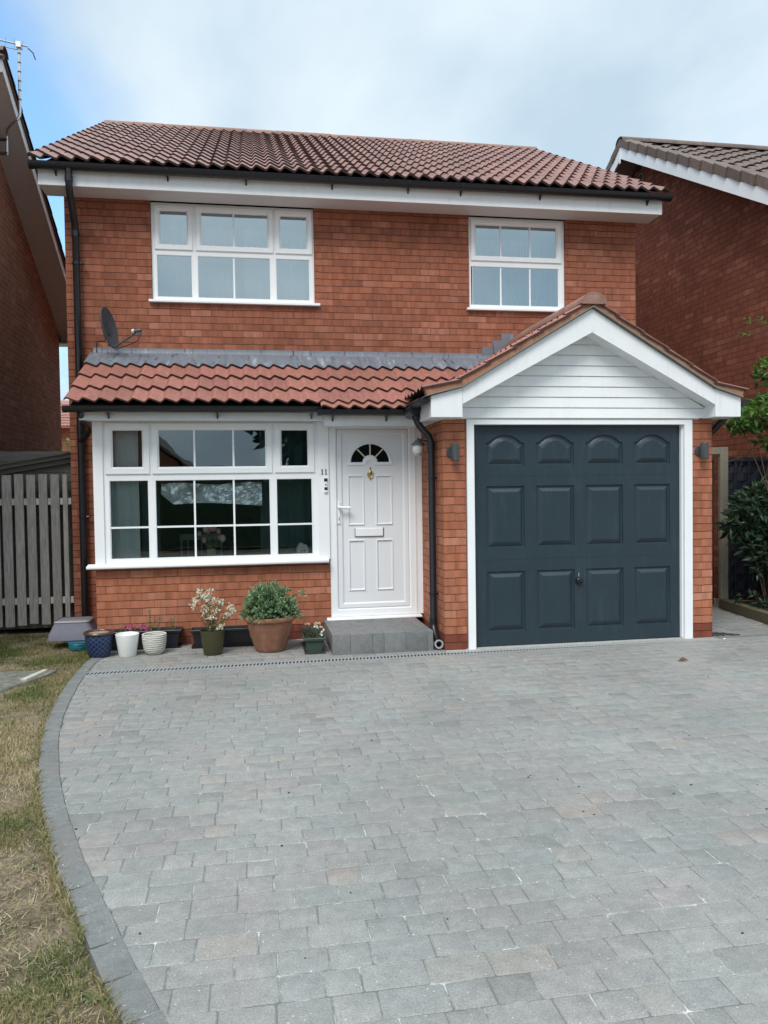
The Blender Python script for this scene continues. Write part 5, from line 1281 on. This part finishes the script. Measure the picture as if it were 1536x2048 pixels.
# crumpled foil sheet
q = MB(); V = []; nx_, nz = 44, 11
for j in range(nz+1):
    for i in range(nx_+1):
        u_, v_ = i/nx_, j/nz
        top_ = 1.585+0.01*math.sin(u_*9); bot = 1.37+0.02*math.sin(u_*4)+0.16*max(0, 0.12-u_)*6
        x_ = -2.625+0.985*u_; z_ = bot+(top_-bot)*v_
        y_ = 0.965+0.05*v_+0.07*abs(noise.noise(Vector((x_*4.5+z_*5, z_*5-x_*2, 0))))+0.03*abs(noise.noise(Vector((x_*11+z_*9, z_*8-x_*4, 3))))
        V.append((x_, y_, z_))
q.add(V, [(j*(nx_+1)+i, j*(nx_+1)+i+1, (j+1)*(nx_+1)+i+1, (j+1)*(nx_+1)+i) for j in range(nz) for i in range(nx_)])
tag(q.build('foil_sheet', m_foil, smooth=0, fix=False), 'crumpled silver foil sheet hanging inside the bay window', 'foil')
ss = MB(); ss.box(-3.18, -1.01, 0.975, 1.14, 0.815, 0.838); hb(ss, 'window_board', m_upvc, bevel=0.004)
pl = thing('tulips', 'pale pink and white tulips in a small square vase inside the bay window', 'flowers', (-2.155, 1.055, 0.838))
q = MB(); q.loops([sq(0.034, 0.034, 0.0, 0.008, 3), sq(0.042, 0.042, 0.09, 0.008, 3), sq(0.038, 0.038, 0.09, 0.008, 3)], first=True, last=True); q.build('vase', simple('sage_green_vase', (0.22, 0.25, 0.16), 0.5), pl)
fl_ = MB(); sm_ = MB(); q = MB()
for (x_, y_, z_, s) in ((-0.115, 0, .24, .9), (-0.07, 0, .17, 1.0), (-0.055, -.01, .28, 1.05), (-0.02, .02, .295, .9), (0.005, -.01, .29, 1.1), (0.035, 0.01, .285, 1), (0.075, 0, .26, .9), (0.115, -.01, .185, 1.2), (-0.03, 0.02, .26, .8), (0.085, .0, .195, .9)):
    s *= 1.25; sm_.tube([(x_*.1, 0, .06), (x_*.5, y_*.5, z_*.6), (x_, y_, z_-.02)], .003, 5, caps=False)
    fl_.lathe([(0.003, -0.022*s), (0.016*s, -0.016*s), (0.021*s, 0.0), (0.018*s, 0.016*s), (0.008*s, 0.028*s), (0.0, 0.026*s)], (x_, y_, z_), 7)
    fl_.r[-35:] = [U(0, 1)]*len(fl_.r[-35:])
for i in range(16): leaf(q, (U(-.03, .03), U(-.02, .02), .06), Vector((U(-1, 1), U(-.3, .3), U(.6, 1.6))), U(.09, .16), U(.015, .03), U(0, .6))
fl_.build('blooms', m_petal_tulip, pl, smooth=50); sm_.build('stems', m_stem, pl); q.build('leaves', m_leaf_pot, pl, smooth=0, fix=False)
q = MB(); q.prism([(-0.062, 0), (0.058, 0), (0.058, 0.075), (0.030, 0.112), (0.012, 0.098), (0.004, 0.12), (-0.030, 0.128), (-0.062, 0.078)], 1, -0.012, 0.012)
o = q.build('house_ornament', simple('white_wood', (0.72, 0.73, 0.68), 0.6), bevel=0.003); o.location = (-1.235, 1.055, 0.838); tag(o, 'small white wooden house ornament at the right end of the bay window', 'ornament')
q = MB(); q.box(-.020, .0, -.0135, -.0122, .035, .05); q.box(.008, .028, -.0135, -.0122, .035, .05); a = q.build('ornament_window', m_fit, o, smooth=0)
q = MB(); q.tube([(-.03, 0, 0), (-.012, 0, .06), (-.015, 0, .19)], [.012, .010, .003], 6); q.tube([(-.035, 0, .0), (.0, 0, .07), (.035, 0, .05), (.05, 0, .0)], [.008, .007, .006, .006], 6); q.tube([(-.05, 0, .004), (.06, 0, .004)], .008, 6)
o = q.build('figurine', m_fit); o.location = (-2.985, 1.05, 0.838); tag(o, 'dark pointed figurine at the left end of the bay window', 'ornament')
# white spindle chair in the room
ch = thing('spindle_chair', 'white spindle-back chair inside the dim room behind the tulips', 'chair', (-2.35, 2.3, 0.05)); m_chair = simple('white_chair_paint', (0.5, 0.52, 0.52), .5)
q = MB(); q.box(-.22, .22, -.2, .22, .42, .455); q.build('seat', m_chair, ch, bevel=.005)
for sx in (-.19, .19):
    for sy in (-.17, .19):
        q = MB(); q.tube([(sx, sy, 0), (sx*.9, sy*.9, .42)], .017, 8); q.build('leg', m_chair, ch)
q = MB(); q.tube([(-.22, .2, .455), (-.24, .24, .93)], .014, 8); q.tube([(.22, .2, .455), (.24, .24, .93)], .014, 8); q.box(-.25, .25, .225, .25, .88, .95)
for k_ in range(-2, 3): q.tube([(k_*.075, .2, .455), (k_*.08, .237, .9)], .009, 6)
q.build('backrest', m_chair, ch)
for i, (x_, w_, h_, lab) in enumerate(((-2.645, .095, .065, 'larger dark photo frame standing in the wide upstairs window'), (-2.435, .08, .04, 'smaller dark photo frame standing in the wide upstairs window'))):
    q = MB(); q.box(-w_/2, w_/2, -.006, .006, 0, h_); o = q.build('photo_frame', simple('slate_grey_frame', (.06, .10, .12), .5), bevel=.002); o.location = (x_, 1.99, 3.648); tag(o, lab, 'photo frame')
pl = thing('paper_flower', 'small pale green folded paper flower in the window over the garage', 'ornament', (1.68, 1.99, 3.64)); q = MB()
for i in range(26): leaf(q, (U(-.03, .03), U(-.02, .02), .06+U(-.03, .03)), rdir(.2), U(.04, .075), U(.03, .045), U(0, 1), .1)
q.build('petals', simple('pale_green_paper', (.62, .78, .66), .6), pl, smooth=0)

# ================================================================== LEFT: PICKET GATE AND SHED
gt = thing('slatted_fence', 'weathered grey vertical slat fence between the houses on the left', 'fence', (-4.3, 2.0, 0))
def child(mb, name, mt, par, **k):
    o_ = mb.build(name, mt, None, **k); o_.parent = par; o_.matrix_parent_inverse = Matrix.Translation(par.location).inverted(); return o_
xr = -3.735; i = 0
while xr > -5.02:
    w_ = 0.092+U(-.004, .004) if i else 0.05
    x0 = xr-w_; q = MB()
    zt = 1.715+U(-.006, .006); zb = 0.07+U(-.02, .02)
    q.loops([[(x0, 1.985, zb), (xr, 1.985, zb+U(-.004, .004)), (xr, 2.003, zb), (x0, 2.003, zb)], [(x0+U(-.003, .003), 1.985, zt), (xr+U(-.003, .003), 1.985, zt), (xr, 2.003, zt), (x0, 2.003, zt)]], True, True)
    child(q, 'slat', m_wood, gt, bevel=0.0025, smooth=0)
    xr = x0-0.033-U(-.004, .004); i += 1
for z_ in (0.335, 1.42):
    q = MB(); q.box(-5.06, -3.70, 2.004, 2.04, z_-0.035, z_+0.035); child(q, 'rail', simple('paler_timber', (0.50, .50, .47), .85, .2, 9), gt, smooth=0)
sh = thing('shed', 'low grey timber shed with sloping roof behind the slatted fence', 'shed', (-4.3, 2.6, 0))
q = MB()
z_ = 0.02; k_ = 0
while z_ < 1.9:
    q.loops([[(-5.08, 2.10, z_), (-3.70, 2.10, z_), (-3.70, 2.116, z_), (-5.08, 2.116, z_)], [(-5.08, 2.108, z_+.112), (-3.70, 2.108, z_+.112), (-3.70, 2.116, z_+.112), (-5.08, 2.116, z_+.112)]], True, True); z_ += .115
child(q, 'wall', m_woodh, sh, smooth=0)
q = MB(); q.box(-5.08, -3.70, 3.2, 3.3, 0, 1.7); child(q, 'rear_wall', m_woodh, sh, smooth=0)
sl2 = 0.178
q = MB(); q.prism([(-5.09, 1.655), (-3.68, 1.655+1.41*sl2), (-3.68, 1.70+1.41*sl2+.0), (-5.09, 1.70)], 1, 2.03, 2.062); q.prism([(-5.09, 1.60), (-3.69, 1.60+1.40*sl2), (-3.69, 1.65+1.40*sl2), (-5.09, 1.65)], 1, 2.068, 2.095); 
child(q, 'fascia_board', m_woodh, sh, smooth=0)
q = MB(); q.prism([(-5.09, 1.701), (-3.675, 1.701+1.415*sl2), (-3.675, 1.722+1.415*sl2), (-5.09, 1.722)], 1, 2.0, 3.5); child(q, 'roof', simple('roofing_felt', (.10, .10, .095), .95, .3, 20, .6, 80), sh, smooth=0)

# ================================================================== NEIGHBOUR LEFT
nl_ = thing('neighbour_house', 'dark brown brick gable end of the neighbouring house at the left edge', 'house', (-8.5, 3.6, 0))
q = MB(); xa = -5.1; yA = 3.62; yF = -0.45; yR = 7.66; zE = 4.36; zA = zE+(yR-yA)*0.583
q.prism([(yF, -.1), (yR, -.1), (yR, zE), (yA, zA), (yF, zE)], 0, -12.0, xa); child(q, 'wall', m_brick_nl, nl_, smooth=0)
def vline(y_, off=0): return zA+off-abs(y_-yA)*0.583
q = MB(); yo0, yo1 = yF-.3, yR+.32
q.prism([(yo0, vline(yo0, .12)), (yA, zA+.12), (yo1, vline(yo1, .12)), (yo1, vline(yo1, .27)), (yA, zA+.27), (yo0, vline(yo0, .27))], 0, -4.765, -4.745)
child(q, 'barge_board', m_fascia, nl_, smooth=0)
q = MB(); q.add([(-5.099, yo0, vline(yo0, .0)), (-4.765, yo0, vline(yo0, .125)), (-4.765, yA, zA+.125), (-5.099, yA, zA+.0), (-5.099, yo1, vline(yo1, .0)), (-4.765, yo1, vline(yo1, .125))], [(0, 1, 2, 3), (3, 2, 5, 4)])
child(q, 'verge_soffit', simple('grey_soffit', (.52, .47, .45), .7, .05, 3), nl_, smooth=0)
q = MB(); q.box(-12, -4.742, yR+0.02, yR+.34, zE-.18, zE-.165); q.box(-12, -4.742, yR+.325, yR+.34, zE-.164, zE+.1); q.prism([(yR+.0, zE-.164), (yR+.324, zE-.164), (yR+.324, zE+.05), (yR+.0, zE+.2)], 0, -4.766, -4.747); child(q, 'eaves_box', m_fascia, nl_, smooth=0)
q = MB(); al = math.atan(0.583)
tiles(q, (-4.70, yF-.4, vline(yF-.4, .30)), (-1, 0, 0), (0, math.cos(al), math.sin(al)), 1.8, 15, 0.337, m=10)
tiles(q, (-4.70, yR+.4, vline(yR+.4, .30)), (-1, 0, 0), (0, -math.cos(al), math.sin(al)), 1.8, 15, 0.337, m=10)
q.prism([(yF-.4, vline(yF-.4, .275)), (yA, zA+.275), (yR+.4, vline(yR+.4, .275)), (yR+.4, vline(yR+.4, .30)), (yA, zA+.30), (yF-.4, vline(yF-.4, .30))], 0, -12, -4.72)
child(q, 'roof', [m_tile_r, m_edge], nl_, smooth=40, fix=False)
q = MB(); ridge(q, (-12, yA, zA+.33), (-4.70, yA, zA+.33), 0.12); child(q, 'ridge_tile', m_tile_r, nl_, smooth=40)

# aerial
ae = thing('tv_aerial', 'thin silver aerial mast with long antenna on the left neighbour gable', 'aerial', (-5.05, 4.55, 6.2))
def cc(mb, name, mt, **k): return child(mb, name, mt, ae, **k)
q = MB(); q.tube([(-4.90, 4.24, 6.05), (-4.90, 4.245, 6.30), (-4.885, 4.22, 6.335), (-4.85, 4.12, 6.345), (-4.72, 3.90, 6.33), (-4.65, 3.85, 6.35), (-4.62, 3.855, 6.41), (-4.62, 3.87, 6.50), (-4.62, 3.90, 7.30)], 0.017, 10); cc(q, 'mast', m_steel)
q = MB()
for z_ in (6.62, 6.74, 6.86, 6.98, 7.10, 7.22):
    q = MB(); q.tube([(-4.62, 3.87+(z_-6.5)*.037, z_-.007), (-4.62, 3.87+(z_-6.5)*.037, z_+.007)], 0.021, 10); cc(q, 'cable_tie', m_fit, smooth=0)
for z_ in (6.06, 6.24):
    q = MB(); q.box(-5.10, -4.89, 4.22, 4.27, z_, z_+.025); cc(q, 'bracket', m_fit, smooth=0)
q = MB(); bA = Vector((-4.52, 3.93, 7.335)); bB = Vector((-5.9, 3.52, 7.36)); q.tube([bA, bB], 0.010, 8); q.tube([bA+Vector((-.1, -.03, -.07)), bB+Vector((0, 0, -.05))], 0.006, 6)
bd = (bB-bA).normalized(); bs = bd.cross(Vector((0, 0, 1))).normalized()
for k_ in range(14):
    c_ = bA+bd*(0.06+k_*.10); q.tube([c_-bs*.12, c_+bs*.12], 0.0022, 5)
q.box(-4.65, -4.59, 3.86, 3.94, 7.29, 7.36); cc(q, 'antenna', m_steel, smooth=30)
q = MB(); q.tube([bA+Vector((0, 0, -.02)), bA+Vector((.05, .05, -.05)), bA+Vector((.07, .08, -.12))], 0.007, 6); cc(q, 'feed_cable', m_black)

# ================================================================== NEIGHBOUR RIGHT
nr = thing('neighbour_house', 'deep red brick gable end with brown tiled roof beyond the garage at right', 'house', (8.5, 4.7, 0))
q = MB(); xa = 4.5; yA = 4.76; yF = 1.0; yR = 8.5; zA = 6.66+.05; sl3 = 0.566; zE = zA-(yA-yF)*sl3
q.prism([(yF, -.1), (yR, -.1), (yR, zE), (yA, zA), (yF, zE)], 0, xa, 12.0); child(q, 'wall', m_brick_nr, nr, smooth=0)
def vl3(y_, off=0): return zA+off-abs(y_-yA)*sl3
q = MB(); y0_, y1_ = yF-.4, yR+.4
q.prism([(y0_, vl3(y0_, .02)), (yA, zA+.02), (y1_, vl3(y1_, .02)), (y1_, vl3(y1_, .20)), (yA, zA+.20), (y0_, vl3(y0_, .20))], 0, 4.15, 4.17)
q.box(4.138, 4.149, yA-.02, yA+.02, zA-.06, zA+.12)
child(q, 'barge_board', m_fascia, nr, smooth=0)
q = MB(); q.add([(4.499, y0_, vl3(y0_, .03)), (4.17, y0_, vl3(y0_, .03)), (4.17, yA, zA+.03), (4.499, yA, zA+.03), (4.499, y1_, vl3(y1_, .03)), (4.17, y1_, vl3(y1_, .03))], [(0, 1, 2, 3), (3, 2, 5, 4)])
child(q, 'verge_soffit', simple('brown_soffit', (.19, .13, .11), .8, .05, 3), nr, smooth=0)
al = math.atan(sl3); slen = (yA-y0_+.05)/math.cos(al)
q = MB(); nc_ = 15
tiles(q, (4.20, y0_-.05, vl3(y0_-.05, .235)), (1, 0, 0), (0, math.cos(al), math.sin(al)), 5.4, nc_, slen/nc_, pitch=0.30, amp=0.045, tw=0.30, m=12)
tiles(q, (4.20, y1_+.05, vl3(y1_+.05, .235)), (1, 0, 0), (0, -math.cos(al), math.sin(al)), 1.8, nc_, slen/nc_, pitch=0.30, amp=0.045, tw=0.30, m=8)
q.prism([(y0_, vl3(y0_, .20)), (yA, zA+.20), (y1_, vl3(y1_, .20)), (y1_, vl3(y1_, .235)), (yA, zA+.235), (y0_, vl3(y0_, .235))], 0, 4.19, 12)
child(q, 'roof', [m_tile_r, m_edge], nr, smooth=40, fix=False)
q = MB(); g3 = slen/nc_       # cloaked verge tiles, one per course
for sgn, ye in ((1, y0_-.05), (-1, y1_+.05)):
    for k_ in range(nc_):
        a = Vector((4.145, ye, vl3(ye, .19)))+Vector((0, sgn*math.cos(al), math.sin(al)))*k_*g3
        u_ = Vector((0, sgn*math.cos(al), math.sin(al))); nn_ = Vector((0, -sgn*math.sin(al), math.cos(al)))
        po = [a-nn_*.0, a+nn_*.115+u_*.03, a+nn_*.13+u_*(g3+.05), a+nn_*.02+u_*(g3+.05)]
        dx_ = Vector((-0.012-0.0, 0, 0)); po2 = [p+Vector((0.03, 0, 0)) for p in po]
        po = [po[0]-Vector((.018, 0, 0)), po[1]-Vector((.018, 0, 0)), po[2], po[3]]
        q.loops([po, po2], first=True, last=True)
        q.add([po[1], po[2], po[2]+Vector((.14, 0, 0))+nn_*.012, po[1]+Vector((.14, 0, 0))+nn_*.018], [(0, 1, 2, 3)])
child(q, 'verge_tile', m_tile_r, nr, smooth=0)
q = MB(); ridge(q, (4.13, yA, zA+.255), (12, yA, zA+.255), 0.13); child(q, 'ridge_tile', m_tile_r, nr, smooth=40)
for z_ in (6.36, 6.18)[:2]:
    q = MB(); q.box(4.485, 4.4985, 4.66, 4.90, z_+.18, z_+.32)
    vo_ = child(q, 'vent', simple('pale_vent_frame', (.30, .22, .19), .7), nr, smooth=0)
    q = MB()
    for k_ in range(4):
        q.box(4.480, 4.4845, 4.675, 4.885, z_+.192+k_*.030, z_+.212+k_*.030)
    a = q.build('vent_slot', m_dark, smooth=0); a.parent = vo_

# ================================================================== RIGHT: GATE, FENCE, BED
gt = thing('side_gate', 'dark boarded side gate with pale timber post between garage and right fence', 'gate', (3.3, 1.65, 0))
q = MB(); q.box(3.835, 3.94, 1.60, 1.65, 0, 1.95); child(q, 'post', m_post, gt, bevel=.004, smooth=0)
q = MB(); q.box(2.705, 3.8345, 1.61, 1.645, 1.865, 1.948); child(q, 'top_rail', m_post, gt, bevel=.004, smooth=0)
q = MB()
x_ = 2.71
while x_ < 3.80:
    q.box(x_+.003, min(x_+.117, 3.82), 1.72, 1.742, .03, 1.80); x_ += .12
child(q, 'boards', m_gate, gt, smooth=0)
fn = thing('fence_panel', 'near-black navy woven fence panel right of the timber post', 'fence', (4.2, 1.66, 0))
q = MB(); z_ = .12; k_ = 0
while z_ < 1.78:
    V = []; 
    for i in range(13):
        x_ = 3.945+(4.498-3.945)*i/12; y_ = 1.66+0.012*math.sin(i*math.pi/2+(k_ % 2)*math.pi)
        V += [(x_, y_, z_), (x_, y_+.004, z_+.098)]
    q.add(V, [(2*i, 2*i+2, 2*i+3, 2*i+1) for i in range(12)]); z_ += .095; k_ += 1
child(q, 'slats', m_navy, fn, smooth=0, fix=False)
q = MB()
for x_ in (4.06, 4.24, 4.42): q.box(x_-.014, x_+.014, 1.635, 1.646, .12, 1.80)
q.box(3.945, 4.498, 1.63, 1.65, 1.78, 1.81); q.box(3.945, 4.498, 1.68, 1.69, .1, 1.8); child(q, 'battens', m_navy, fn, smooth=0)
q = MB()
q.loops([[(3.815, 1.60, 0), (3.297, -2.0, 0), (3.397, -2.0, 0), (3.915, 1.60, 0)], [(3.815, 1.60, .118), (3.297, -2.0, .118), (3.397, -2.0, .118), (3.915, 1.60, .118)]], True, True)
q.box(3.405, 6.0, -2.10, -2.0, 0, .118)
tag(q.build('timber_edging', m_sleeper, bevel=.006, smooth=0), 'low dark timber sleeper edging the planting bed at right', 'edging')
q = MB(); V = []
for j in range(21):
    for i in range(13):
        y_ = -2+3.65*j/20; xl_ = 3.87-(1.6-y_)*0.144; x_ = xl_+(6-xl_)*i/12
        V.append((x_, y_, .085+.03*noise.noise(Vector((x_*4, y_*4, 0)))))
q.add(V, [(j*13+i, j*13+i+1, (j+1)*13+i+1, (j+1)*13+i) for j in range(20) for i in range(12)])
struct(q.build('bed_soil', m_soil))

def shrub(name, label, base, blobs, mt, nl__, ls, cat='shrub', limbs=True, col=(0, 1), zb=.15, droop=.1):
    t_ = thing(name, label, cat, base); q = MB(); s_ = MB(); b0 = Vector(base)
    for (c_, r_, wgt) in blobs:
        c_ = Vector(c_)-b0; r_ = Vector(r_)
        if limbs:
            m_ = c_*0.5+Vector((U(-.06, .06), U(-.06, .06), U(0, .08)))
            s_.tube([(0, 0, 0), m_, c_], [.010, .007, .003], 6, caps=False)
        for _ in range(int(nl__*wgt)):
            d = rdir(); rr = U(.35, 1.0)**.6*(1+.25*noise.noise(Vector(d)*2.5+c_))
            p_ = c_+Vector((d.x*r_.x, d.y*r_.y, d.z*r_.z))*rr
            if random.random() < .12: s_.tube([c_+ (p_-c_)*.2, p_], .0025, 4, caps=False)
            dd = d*.6+rdir(zb)*.7
            L_ = U(*ls); leaf(q, p_, dd, L_, L_*U(.34, .48), min(1, max(0, random.gauss(.35+.35*d.z, .25))), .2, droop)
    s_.build('branches', m_twig, t_, smooth=30, fix=False); q.build('leaves', mt, t_, smooth=0, fix=False)
    return t_
shrub('laurel_shrub', 'dark glossy leaved shrub in the raised bed at the right edge', (4.02, 1.0, .09),
      [((3.90, .95, 1.25), (.28, .25, .25), 1), ((4.15, .9, 1.35), (.3, .3, .28), 1), ((3.78, 1.05, 1.02), (.22, .2, .2), .7), ((3.98, .95, .85), (.28, .25, .22), .9), ((4.2, .95, .75), (.3, .3, .3), .9), ((4.0, .9, .6), (.22, .2, .15), .5)], m_leaf_dark, 330, (.08, .15))
shrub('ground_plant', 'low leafy plant behind the timber edging at right', (3.93, .9, .09), [((3.90, 1.0, .17), (.2, .3, .07), 1), ((4.0, .5, .18), (.2, .35, .07), 1), ((3.85, .6, .16), (.1, .3, .05), .6)], m_leaf_dark, 90, (.05, .10), 'plant', limbs=False)
shrub('overhanging_tree', 'bright green leafy branches reaching in at the right edge above the fence', (4.28, .75, .09),
      [((3.70, .80, 2.22), (.26, .25, .12), 1.0), ((3.95, .80, 2.36), (.28, .28, .14), 1.2), ((3.55, .8, 2.16), (.13, .15, .07), .4), ((3.98, .8, 2.74), (.20, .22, .15), .9), ((4.15, .8, 2.5), (.25, .25, .3), 1), ((3.98, .85, 1.98), (.16, .2, .08), .3)], m_leaf_lime, 260, (.07, .12), 'tree', zb=.3)
# loose sprigs and bare twigs belong to the same tree
q = MB(); s_ = MB()
s_.tube([(4.2, .8, 2.0), (3.9, .85, 1.93), (3.6, .95, 1.78), (3.5, 1.0, 1.74)], [.010, .007, .004, .003], 6); s_.tube([(4.2, .75, 2.2), (3.85, .85, 2.0), (3.68, .95, 1.78), (3.66, 1.0, 1.60)], [.009, .006, .004, .002], 6)
s_.tube([(4.22, .8, 2.7), (4.05, .85, 3.15), (3.82, .9, 3.32), (3.66, .9, 3.30)], [.008, .005, .003, .002], 5)
s_.tube([(4.05, .85, 3.15), (3.75, .9, 3.20), (3.62, .9, 3.12)], [.004, .002, .0015], 5)
for c_ in ((3.72, .9, 3.32), (3.84, .9, 3.33), (3.64, .9, 3.15), (3.70, .9, 3.17), (3.9, .9, 3.3)):
    for _ in range(9): leaf(q, Vector(c_)+rdir()*.03, rdir(.1), U(.03, .05), U(.012, .022), U(.3, 1))
tr0 = bpy.data.objects['overhanging_tree']
child(s_, 'twigs', m_twig, tr0, smooth=30, fix=False); child(q, 'sprigs', m_leaf_lime, tr0, smooth=0, fix=False)

# ================================================================== BEHIND AND OPPOSITE
dh = thing('distant_house', 'distant red roofed house glimpsed in the gap beside the left neighbour', 'house', (-11.5, 31, 0))
q = MB(); q.box(-17, -7, 30.5, 36, 0, 4.7); child(q, 'wall', m_brick, dh, smooth=0)
q = MB(); aa = math.atan(.5); tiles(q, (-17.3, 30, 4.55), (1, 0, 0), (0, math.cos(aa), math.sin(aa)), 10.6, 9, .34, m=6); q.prism([(30.0, 4.55), (33.2, 6.1), (36.4, 4.55), (36.4, 4.5), (30, 4.5)], 0, -17.2, -6.9); child(q, 'roof', [m_tile, m_edge], dh, smooth=40, fix=False)
shrub('garden_hedge', 'green garden shrub in the gap between the two houses at left', (-6.9, 15, 0), [((-7.0, 15, 1.9), (.7, .6, .9), 1), ((-6.4, 15, 2.1), (.7, .6, .9), 1), ((-6.6, 15, 1.0), (.8, .6, 1.0), 1), ((-7.4, 15.3, 1.2), (.8, .6, 1.0), 1)], m_leaf_lime, 500, (.10, .2), 'shrub')
# across the road, seen mirrored in the panes
oh = thing('house_opposite', 'dark roofed house across the road, mirrored in the bay window', 'house', (-13, -62, 0))
q = MB(); q.prism([(-19, 0), (-7.2, 0), (-7.2, 3.3), (-13, 8.4), (-19, 3.3)], 1, -70, -60); child(q, 'wall', m_brick, oh, smooth=0)
q = MB(); q.prism([(-19.4, 3.0), (-13, 8.6), (-6.8, 3.2), (-6.8, 3.4), (-13, 8.9), (-19.4, 3.3)], 1, -70.5, -59.5); child(q, 'roof', m_tile_r, oh, smooth=0)
bh = thing('bungalow_opposite', 'low bungalow across the road, mirrored in the bay window', 'house', (-1, -64, 0))
q = MB(); q.box(-6.6, 8, -70, -60, 0, 2.6); child(q, 'wall', m_brick_nl, bh, smooth=0)
q = MB(); q.prism([(-59.4, 2.5), (-65, 3.9), (-70.6, 2.5)], 0, -6.9, 8.4); child(q, 'roof', m_tile_r, bh, smooth=0)
def tree(name, label, base, H_, cr, n_, ls, mt):
    t_ = thing(name, label, 'tree', base); s_ = MB(); q = MB()
    s_.tube([(0, 0, 0), (.1, 0, H_*.3), (0, .1, H_*.6), (0, 0, H_*.9)], [.28, .22, .13, .03], 8)
    for i in range(26):
        an = U(0, 6.28); z0_ = H_*U(.25, .8); rr = cr*U(.4, 1)*math.sin(math.pi*min(.95, z0_/H_)) ; c_ = Vector((math.cos(an)*rr, math.sin(an)*rr, z0_+U(0, H_*.15)))
        s_.tube([(0, 0, z0_*.8), c_], [.07, .02], 5, caps=False)
        for _ in range(n_//26): d = rdir(); leaf(q, c_+Vector((d.x, d.y, d.z*.8))*cr*.35*U(.5, 1), d+rdir(), U(*ls), U(*ls)*.6, U(0, 1))
    s_.build('trunk', m_twig, t_); q.build('crown', mt, t_, smooth=0, fix=False); return t_
tree('street_tree', 'large dark tree across the road, mirrored in the bay window', (4.6, -28, 0), 8.6, 6.2, 11000, (.5, .9), m_leaf_dark)
tree('street_tree', 'smaller dark tree across the road, right of the large one', (12.5, -30, 0), 7.5, 3.0, 3600, (.35, .6), m_leaf_dark)
q = MB(); q.add([(-60, -26, -.05), (60, -26, -.05), (60, -19, -.05), (-60, -19, -.05)], [(0, 1, 2, 3)]); struct(q.build('road', simple('asphalt', (.055, .056, .058), .9, .15, 9)))

hg = thing('added_dark_hedge', 'unseen dark hedge added behind the viewer to darken the lower bay panes', 'hedge', (-1.5, -12.6, 0))  # unseen hedge, added so the lower bay panes mirror something dark
q = MB(); q.loops([[(-9.5, -13.1, 0), (6.5, -13.1, 0), (6.5, -12.3, 0), (-9.5, -12.3, 0)], [(-9.4, -13.0, 1.75), (6.4, -13.0, 1.75), (6.4, -12.4, 1.75), (-9.4, -12.4, 1.75)]], last=True); child(q, 'branches', m_leaf_dark, hg, smooth=0)  # solid dark core inside the added hedge
q = MB()
for _ in range(9000):
    x_ = U(-9.6, 6.6); z_ = U(0.05, 1.85); y_ = -12.3+U(-.02, .12)
    if random.random() < .25: z_ = 1.75+U(0, .15); y_ = U(-13.1, -12.25)
    leaf(q, (x_, y_, z_), rdir(.3), U(.05, .10), U(.03, .05), U(0, 1))
child(q, 'foliage', m_leaf_dark, hg, smooth=0, fix=False)
